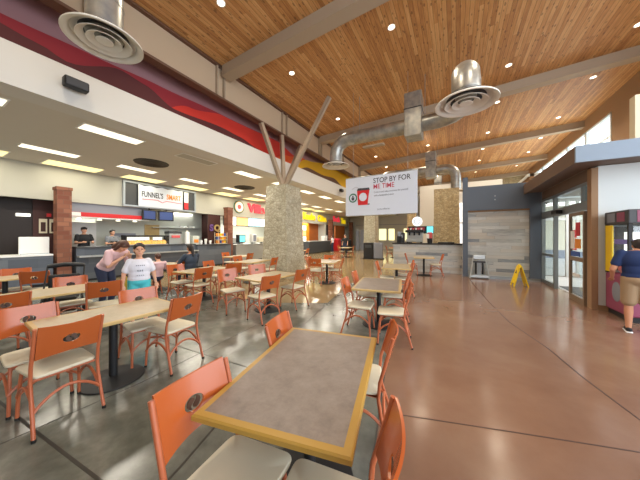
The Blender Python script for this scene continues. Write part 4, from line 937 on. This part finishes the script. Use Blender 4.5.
for a in (-.55, .55): MB().tube([(a, .03, -1.75), (a, .03, 0)], .02).build('post', 'black_metal', mbd)

# ================================================================== waste bin, signs on floor
bn2 = thing('waste_bin', 'double dark waste bin at the foot of the tan stone column', 'bin', (-5.05, 16.95, 0), rad(10))
MB().rbox(-.7, -.05, -.35, .35, .06, 1.15, .03).build('bin_body', 'black_metal', bn2); MB().rbox(.0, .6, -.35, .35, .06, 1.15, .03).build('bin_body', 'lav_grey', bn2)
MB().box(-.75, .66, -.4, .4, 0, .06).build('base', 'black_metal', bn2); MB().box(-.6, -.15, -.37, -.35, .8, 1.0).build('flap', 'grey_dark', bn2)
wf = thing('wet_floor_sign', 'yellow folding wet floor sign standing on the brown floor', 'sign', (1.8, 10.05, 0), rad(10))
for sgn in (-1, 1):
    # seen from the side: two leaves lean together at the top
    M = Matrix.Translation((sgn*.19, 0, 0)) @ Matrix.Rotation(-sgn*rad(15), 4, 'Y')
    pl = MB().prism([(-.15, 0), (-.09, 0), (-.075, .1), (.075, .1), (.09, 0), (.15, 0), (.11, .69), (-.11, .69)], -.016, .016, M @ Matrix(((0, 0, 1, 0), (1, 0, 0, 0), (0, 1, 0, 0), (0, 0, 0, 1)))).build('leaf', 'yellow', wf)
    MB().prism([(-.06, .42), (.06, .42), (0, .54)], .017*sgn, .02*sgn, M @ Matrix(((0, 0, 1, 0), (1, 0, 0, 0), (0, 1, 0, 0), (0, 0, 0, 1)))).build('warning_mark', 'text_dark', pl)
MB().tube([(0, -.06, .68), (0, .06, .68)], .02).build('hinge', 'yellow', wf, True)
hs = thing('folding_stand', 'silver folding stand leaning at the left foot of the plank partition', 'stand', (.78, 11.12, 0), rad(4))
for sx in (-1, 1):
    MB().tube([(sx*.31, -.08, 0), (sx*.17, .05, .84)], .03).build('frame_rail', 'stainless', hs, True)
    MB().tube([(sx*.24, .14, 0), (sx*.12, .06, .8)], .018).build('rear_rail', 'stainless', hs, True)
    MB().box(sx*.11-.03, sx*.11+.03, -.02, .0, .16, .6).build('black_bar', 'black_metal', hs)
MB().rbox(-.2, .2, -.0, .07, .72, .9, .02).build('top_bar', 'stainless', hs); MB().box(-.2, .2, -.03, .02, .6, .66).build('cross_bar', 'grey_dark', hs)
MB().rbox(-.3, .3, -.12, .06, .04, .14, .01).build('step', 'stainless', hs); MB().box(-.02, .02, -.01, .01, .14, .7).box(-.06, .06, -.01, .01, .14, .7).build('centre_panel', 'soft_grey', hs)

# arcade claw machine
ac = thing('arcade_machine', 'tall colourful arcade prize machine against the white wall', 'arcade machine', (2.82, 6.78, 0))
MB().rbox(0, .95, 0, .82, .1, .85, .03).build('lower_cabinet', 'magenta_art', ac); MB().box(.04, .91, .04, .8, 0, .1).build('base', 'black_metal', ac)
for a in (0, .9):
    for b in (0, .77): MB().box(a, a+.05, b, b+.05, .85, 1.85).build('corner_post', 'black_metal', ac)
MB().rbox(-.01, .96, -.01, .83, 1.85, 2.12, .02).build('header_box', 'grey_dark', ac)
MB().box(-.016, -.01, .1, .35, 1.9, 2.08).build('side_art', 'magenta_art', ac); MB().box(-.016, -.01, .42, .7, 1.9, 2.08).build('side_art', 'lav_grey', ac)
MB().box(.1, .55, -.017, -.01, 1.88, 2.1).build('front_art', 'magenta_art', ac); MB().box(.56, .93, -.017, -.01, 1.88, 2.1).build('front_art', 'teal', ac)
MB().box(-.006, .02, .55, .8, .88, 1.84).build('yellow_side_strip', 'yellow', ac)
MB().box(.0, .01, .06, .5, .9, 1.8).build('side_glass', 'glass', ac); MB().box(.06, .9, 0, .01, .9, 1.8).build('front_glass', 'glass', ac)
MB().box(.05, .9, .76, .78, .9, 1.82).build('back_panel', 'grey_dark', ac); MB().box(.25, .85, .74, .76, 1.15, 1.7).build('lit_back', 'menu_white', ac); MB().box(.1, .85, .7, .74, 1.45, 1.55).build('back_art', 'purple', ac)
for i in range(10):
    MB().ball((.15+.16*(i % 5), .2+.3*(i//5), .95), .09, n=10, m=7).build('plush_prize', ['red_soft', 'blue', 'yellow', 'teal', 'tee_pink'][i % 5], ac, True)
MB().tube([(.4, .35, 1.85), (.4, .35, 1.5)], .02).build('claw_rod', 'stainless', ac)
for k in range(3): a = 2*PI*k/3; MB().tube([(.4, .35, 1.5), (.4+.09*math.cos(a), .35+.09*math.sin(a), 1.42), (.4+.03*math.cos(a), .35+.03*math.sin(a), 1.32)], .012, 6).build('claw_finger', 'stainless', ac, True)
MB().ball((-.002, .4, .5), .01, .16, .2).build('round_decal', 'lav_grey', ac, True); MB().box(.2, .7, -.12, .0, .72, .86).build('control_panel', 'purple', ac)

# stroller
st = thing('stroller', 'black stroller with a white logo on its handle bar, behind the far left table', 'stroller', (-6.77, 1.74, 0), rad(246))
hb_ = [(-.27+.54*k/8, -.32, 1.0+.03*math.sin(PI*k/8)) for k in range(9)]
MB().tube(hb_, [.035]+[.045]*7+[.035], 10).build('handle_bar', 'black_metal', st, True); MB().rbox(-.08, .08, -.372, -.35, 1.005, 1.045, .006).build('logo', 'white_plastic', st)
for sx in (-.27, .27):
    MB().tube([(sx, -.32, 1.0), (sx, .0, .5), (sx, .3, .12)], .014).build('frame_tube', 'black_metal', st, True); MB().tube([(sx, -.25, .12), (sx, .05, .55)], .014).build('frame_tube', 'black_metal', st, True)
    for yy in (-.27, .32):
        M = Matrix.Translation((sx, yy, .11)) @ Matrix.Rotation(PI/2, 4, 'Y')
        wl = MB().lathe([(.055, -.02), (.1, -.022), (.11, 0), (.1, .022), (.055, .02)], 20, M=M).build('wheel', 'rubber', st, True); MB().lathe([(0, -.025), (.05, -.025), (.05, .025), (0, .025)], 14, M=M).build('hub', 'lav_grey', wl, True)
MB().rbox(-.23, .23, -.05, .3, .4, .46, .03).rbox(-.23, .23, -.2, -.12, .42, .85, .03).build('seat', 'black_metal', st); MB().rbox(-.22, .22, -.2, .2, .16, .34, .04).build('basket', 'hair_brown', st)
# cups on the counter table
simple('paper_cup', 'white paper cup on the table by the child in pink', 'cup', (-7.72, 3.85, .75), [('cup', 'ceramic', ('l', [(.03, 0), (.042, .13), (0, .13)])), ('lid', 'white_plastic', ('l', [(.044, .13), (.04, .145), (0, .145)]))])

# ================================================================== people
def voxel(items, vox, name, m, parent, smooth_it=3):
    mb = MB()
    for it in items:
        if it[0] == 'c':                                        # tapered capsule
            _, a, b, ra, rb = it; a = Vector(a); b = Vector(b); L = (b-a).length
            n = max(3, int(L/.03)); d = (b-a)/max(L, 1e-6)
            pts = [a-d*ra*.98, a-d*ra*.8, a-d*ra*.4]+[a+(b-a)*k/n for k in range(n+1)]+[b+d*rb*.4, b+d*rb*.8, b+d*rb*.98]
            rs = [ra*.2, ra*.6, ra*.92]+[ra+(rb-ra)*k/n for k in range(n+1)]+[rb*.92, rb*.6, rb*.2]
            mb.tube(pts, rs, 14)
        else:
            _, c, rx, ry, rz, R = it
            s = MB().ball((0, 0, 0), rx, ry, rz, 20, 14); vs = [(Matrix.Translation(c) @ R) @ Vector(v) for v in s.v]; mb.add(vs, s.f)
    me = D.meshes.new(name); me.from_pydata(mb.v, [], mb.f); tmp = D.objects.new('tmp', me); COL.objects.link(tmp)
    md = tmp.modifiers.new('r', 'REMESH'); md.mode = 'VOXEL'; md.voxel_size = vox; s = tmp.modifiers.new('s', 'SMOOTH'); s.factor = .5; s.iterations = smooth_it
    bpy.context.view_layer.update()
    out = D.meshes.new_from_object(tmp.evaluated_get(bpy.context.evaluated_depsgraph_get())); D.objects.remove(tmp); D.meshes.remove(me)
    out.name = name; out.materials.clear(); out.materials.append(MT[m])
    for p in out.polygons: p.use_smooth = True
    o = D.objects.new(name, out); COL.objects.link(o)
    if parent: o.parent = parent
    return o
I4 = Matrix.Identity(4)
BASE = dict(pel=(0, 0, .93), chest=(0, 0, 1.25), neck=(0, -.01, 1.43), head=(0, .02, 1.58), sh=.185, hip=.09,
            elL=(-.25, -.02, 1.12), elR=(.25, -.02, 1.12), wrL=(-.27, .06, .88), wrR=(.27, .06, .88),
            knL=(-.1, .03, .5), knR=(.1, .03, .5), anL=(-.11, -.02, .08), anR=(.11, -.02, .08))
def human(lab, loc, rz, pose, scale=1, skin='skin', top='tee_white', bottom='denim', btm_len=1.0, hair='hair_dark', hairstyle='short', fat=1.0, sleeve=.55, shoes='black_metal', vox=.013, apron=None, cap=None, head_yaw=0, head_pitch=0, cat='person', hs=1.0):
    P = dict(BASE); P.update(pose); V = {k: (Vector(v) if isinstance(v, tuple) else v) for k, v in P.items()}
    root = thing('person', lab, cat, loc, rz); root.scale = (scale,)*3
    up = (V['neck']-V['pel']).normalized(); 
    side = Vector((1, 0, 0)); sd = P.get('side');
    if sd: side = Vector(sd).normalized()
    fwd = up.cross(side).normalized()*1; fwd = -fwd if fwd.y < 0 and abs(fwd.y) > .3 else fwd
    shc = V['chest']+up*.12
    SL = shc-side*V['sh']; SR = shc+side*V['sh']; HL = V['pel']-side*V['hip']; HR = V['pel']+side*V['hip']
    Rt = Matrix((side, fwd, up)).transposed().to_4x4(); f = fat
    body = []
    def ell(L_, c, rx, ry, rz_): L_.append(('e', c, rx, ry, rz_, Rt))
    ell(body, V['pel']+up*.02, .15*f, .11*f, .12); ell(body, V['pel']*.5+V['chest']*.5, .14*f, .105*f, .17); ell(body, V['chest'], .165*f, .11*f, .17); ell(body, shc-up*.0, .17, .085, .07)
    body.append(('c', shc, V['neck']+up*.03, .06, .052))
    # head with face
    hd = V['head']; RH = Rt @ Matrix.Rotation(head_yaw, 4, 'Z') @ Matrix.Rotation(head_pitch, 4, 'X')
    RH = Matrix.Rotation(head_yaw, 4, 'Z') @ Matrix.Rotation(head_pitch, 4, 'X') if P.get('headfree') else RH
    hsc = Matrix.Scale(hs, 4)
    RH = RH @ hsc
    def hp(x, y, z): return hd+(RH @ Vector((x, y, z)))
    body += [('e', hp(0, -.01, .02), .076, .092, .098, RH), ('e', hp(0, .025, -.045), .058, .062, .065, RH), ('e', hp(0, .05, -.085), .026, .024, .022, RH),
             ('c', hp(0, .078, .02), hp(0, .103, -.018), .009, .0135), ('e', hp(0, .078, -.052), .026, .013, .009, RH), ('e', hp(0, .076, .034), .05, .014, .01, RH)]
    for s_ in (-1, 1): body += [('e', hp(s_*.078, -.01, -.005), .010, .018, .03, RH), ('e', hp(s_*.045, .055, -.03), .022, .022, .02, RH)]
    body.append(('c', V['neck'], hp(0, -.02, -.04), .052, .05))
    arms = []
    for S, E, Wp, sg in ((SL, V['elL'], V['wrL'], -1), (SR, V['elR'], V['wrR'], 1)):
        body += [('c', S, E, .052*(.5+.5*f), .04*(.5+.5*f)), ('c', E, Wp, .04, .026)]
        d = (Wp-E).normalized(); sdv = d.cross(fwd); sdv = sdv.normalized() if sdv.length > .1 else Vector((1, 0, 0)); nrm = d.cross(sdv).normalized()
        pc = Wp+d*.05
        Rh = Matrix((sdv, nrm, d)).transposed().to_4x4()
        body.append(('e', pc, .036, .017, .05, Rh))
        for k, (o_, l_) in enumerate([(-.027, .055), (-.009, .066), (.009, .062), (.026, .048)]):
            b0 = pc+d*.035+sdv*o_; b1 = b0+d*l_*.6+nrm*.012*sg; b2 = b1+d*l_*.35+nrm*.022*sg
            body += [('c', b0, b1, .0105, .0095), ('c', b1, b2, .0095, .0085)]
        t0 = Wp+d*.02-sdv*.03; t1 = t0+d*.035-sdv*.02+nrm*.01; body += [('c', t0, t1, .013, .011), ('c', t1, t1+d*.025, .011, .009)]
    for Hh, K, A in ((HL, V['knL'], V['anL']), (HR, V['knR'], V['anR'])):
        body += [('c', Hh, K, .082*f, .056*(.5+.5*f)), ('c', K, K*.6+A*.4, .054, .056), ('c', K*.6+A*.4, A, .056, .036)]
        body.append(('c', A+Vector((0, -.02, -.035)), A+Vector((0, .12, -.045)), .035, .03))
    voxel(body, vox, 'body', skin, root)
    # eyes, mouth, brows
    fm = MB()
    for s_ in (-1, 1): fm.ball(hp(s_*.031, .083, .012), .012, .006, .007, 8, 6)
    fm.build('eyes', 'hair_dark', root, True); MB().ball(hp(0, .0895, -.053), .022, .006, .006, 10, 6).build('mouth', 'red_soft', root, True)
    # shirt
    sh = []; g = .016
    ell(sh, V['pel']+up*.05, .158*f+g, .115*f+g, .12); ell(sh, V['pel']*.5+V['chest']*.5, .15*f+g, .112*f+g, .18); ell(sh, V['chest'], .17*f+g, .115*f+g, .175); ell(sh, shc-up*.005, .175+g, .09+g, .07)
    for S, E, Wp in ((SL, V['elL'], V['wrL']), (SR, V['elR'], V['wrR'])):
        if sleeve <= 1: sh.append(('c', S, S+(E-S)*sleeve, .068*(.5+.5*f), .066*(.5+.5*f)))
        else: sh += [('c', S, E, .066, .052), ('c', E, E+(Wp-E)*(sleeve-1), .052, .042)]
    voxel(sh, vox, 'shirt', top, root)
    # trousers or shorts
    tr_ = []; ell(tr_, V['pel']-up*.01, .16*f+.012, .12*f+.012, .12)
    for Hh, K, A in ((HL, V['knL'], V['anL']), (HR, V['knR'], V['anR'])):
        if btm_len <= 1: tr_.append(('c', Hh, Hh+(K-Hh)*btm_len, .098*f, .086*f))
        else: tr_ += [('c', Hh, K, .096*f, .07), ('c', K, K+(A-K)*(btm_len-1), .07, .055)]
    voxel(tr_, vox, 'trousers' if btm_len > 1 else 'shorts', bottom, root)
    # shoes
    for A, nm in ((V['anL'], 'shoe'), (V['anR'], 'shoe')):
        s = voxel([('c', A+Vector((0, -.03, -.035)), A+Vector((0, .13, -.045)), .042, .036)], .01, nm, shoes, root, 2)
        MB().rbox(A.x-.042, A.x+.042, A.y-.07, A.y+.17, A.z-.082, A.z-.062, .018).build('sole', 'sole_white', s)
    # hair
    H_ = [('e', hp(0, -.022, .038), .086, .098, .092, RH), ('e', hp(0, -.06, -.01), .078, .055, .09, RH)]
    if hairstyle == 'long': H_ += [('c', hp(0, -.07, 0), hp(0, -.09, -.2), .075, .06), ('c', hp(-.07, -.02, 0), hp(-.075, .01, -.22), .035, .028), ('c', hp(.07, -.02, 0), hp(.075, .01, -.22), .035, .028)]
    if hairstyle == 'tail': H_ += [('c', hp(0, -.1, .03), hp(0, -.17, -.22), .05, .03)]
    if hairstyle == 'short': H_ = H_[:1]+[('e', hp(0, -.055, .0), .078, .052, .07, RH)]
    hr = MB(); 
    voxel(H_+[('c', hp(-.06, .045, .075), hp(.06, .045, .075), .026, .026)], .011, 'hair', hair, root, 2)
    if apron: 
        voxel([('e', V['chest']+fwd*.09-up*.1, .13, .045, .24, Rt)], .012, 'apron', apron, root)
    if cap:
        c_ = voxel([('e', hp(0, -.01, .06), .092, .105, .07, RH), ('c', hp(-.04, .1, .05), hp(.04, .1, .05), .02, .02)], .011, 'cap', cap, root, 2)
    return root
SIT = dict(pel=(0, 0, .55), chest=(0, -.03, .88), neck=(0, -.01, 1.07), head=(0, .03, 1.22), knL=(-.11, .42, .52), knR=(.11, .42, .52), anL=(-.12, .42, .08), anR=(.12, .42, .08),
           elL=(-.27, .12, .80), elR=(.27, .12, .80), wrL=(-.16, .36, .80), wrR=(.16, .36, .80))
# standing girl, facing the camera
def face_cam(x, y, off=0): return math.atan2(-y, -x)-PI/2+off
gx, gy = -5.1, 2.31
g = human('girl standing in a white printed t-shirt and teal shorts behind the front left table', (gx, gy, 0), face_cam(gx, gy, .08),
      dict(pel=(0, 0, .90), chest=(0, 0, 1.18), neck=(0, -.01, 1.37), head=(0, .02, 1.54), sh=.15, elL=(-.25, .0, 1.06), elR=(.25, .0, 1.06), wrL=(-.28, .04, .84), wrR=(.27, .05, .84)), .885, 'skin', 'tee_white', 'shorts_teal', .62, hs=1.2, hair='hair_dark', hairstyle='tail', fat=1.15, sleeve=.7, shoes='sole_white', vox=.012)
pr = thing('tmp', '', '');  D.objects.remove(pr)
for dz, n_, w3 in ((1.20, 7, .14), (1.02, 6, .12), (.99, 5, .1)):
    pass
def shirt_print(root, z0, y0, rows_):
    mb = MB()
    for z, x0, x1, th in rows_:
        n = max(1, int((x1-x0)/.03))
        for k in range(n): 
            a = x0+(x1-x0)*k/n; mb.box(a, a+.018, y0, y0+.006, z, z+th)
    return mb.build('shirt_print', 'lav_grey', root)
shirt_print(g, 0, .145, [(1.22, -.08, .08, .02), (1.11, -.05, .06, .03), (1.02, -.07, .07, .015)])
tb = thing('tote_bag', 'yellow cloth bag beside the standing girl', 'bag', (-5.42, 2.22, 0))
voxel([('e', (0, 0, .62), .12, .09, .17, I4), ('e', (0, 0, .5), .13, .1, .1, I4)], .015, 'bag_body', 'bag_yellow', tb); MB().tube([(-.06, 0, .76), (-.05, 0, .86), (.05, 0, .86), (.06, 0, .76)], .012).build('handle', 'bag_yellow', tb, True)
wx, wy = -6.62, 2.42
human('woman in a pale pink shirt and jeans bending forward beside the girl', (wx, wy, 0), rad(-70),
      dict(pel=(0, -.12, .92), chest=(0, .12, 1.18), neck=(0, .25, 1.31), head=(0, .36, 1.40), elL=(-.24, .24, .98), elR=(.24, .26, .98), wrL=(-.10, .42, 1.16), wrR=(.06, .44, 1.18), knL=(-.1, -.02, .5), knR=(.1, .0, .5), anL=(-.11, -.1, .08), anR=(.11, -.08, .08)), 1.0,
      'skin', 'tee_pink', 'denim', 1.95, 'hair_brown', 'long', 1.05, .75, 'tee_black', .013, head_pitch=-.3)
human('small child in pink sitting at the table by the counter', (-7.0, 3.62, .07), rad(88), dict(SIT, head=(0, .03, 1.20)), .82, 'skin', 'tee_pink', 'denim', 1.9, 'hair_brown', 'short', .85, .9, 'sole_white', .014)
human('dark-haired woman in slate shirt sitting at the table by the counter', (-7.02, 4.55, .0), rad(88), dict(SIT), 1.03, 'skin_tan', 'shirt_slate', 'denim', 1.9, 'hair_dark', 'tail', 1.0, 1.5, 'tee_black', .014)
WK = dict(elL=(-.25, .06, 1.10), elR=(.25, .06, 1.10), wrL=(-.14, .3, 1.12), wrR=(.14, .3, 1.12))
human('worker in black shirt and cap behind the slate counter beside the pillar', (-12.72, 3.85, .22), rad(-90), WK, 1.03, 'skin', 'tee_black', 'tee_black', 1.9, 'hair_dark', 'short', 1.05, .6, 'tee_black', .015, cap='tee_black')
human('worker in grey shirt and dark apron behind the slate counter', (-12.72, 4.75, .22), rad(-80), WK, .98, 'skin', 'tee_grey', 'tee_black', 1.9, 'hair_dark', 'short', 1.1, .6, 'tee_black', .015, apron='tee_black')
human('person in black standing at the pizza counter', (-10.9, 12.5, 0), rad(150), {}, 1.03, 'skin', 'tee_black', 'tee_black', 1.95, 'hair_brown', 'tail', 1.0, .7, 'tee_black', .016)
human('distant person in dark top and jeans walking near the far counter', (-8.7, 20.3, 0), rad(170), dict(anL=(-.1, -.2, .1), anR=(.1, .22, .08), knL=(-.1, 0, .5), knR=(.1, .14, .51)), 1.03, 'skin', 'tee_black', 'denim', 1.95, 'hair_dark', 'short', 1.05, .8, 'tee_black', .017)
human('distant customer in white at the counter below the yellow sign', (-10.9, 22.2, 0), rad(90), {}, 1.0, 'skin', 'tee_white', 'denim', 1.95, 'hair_brown', 'long', 1.0, .6, 'tee_black', .017)
human('person in navy t-shirt and khaki shorts facing the arcade machine', (2.66, 6.14, 0), rad(-12), dict(head=(.03, .1, 1.5), neck=(0, .05, 1.40), elL=(-.29, -.02, 1.08), wrL=(-.27, .16, .92), elR=(.29, 0, 1.08), wrR=(.25, .2, .98), anR=(.14, .06, .08)), .965,
      'skin_tan', 'tee_navy', 'shorts_khaki', .92, 'hair_dark', 'short', 1.15, .6, 'tee_black', .013)
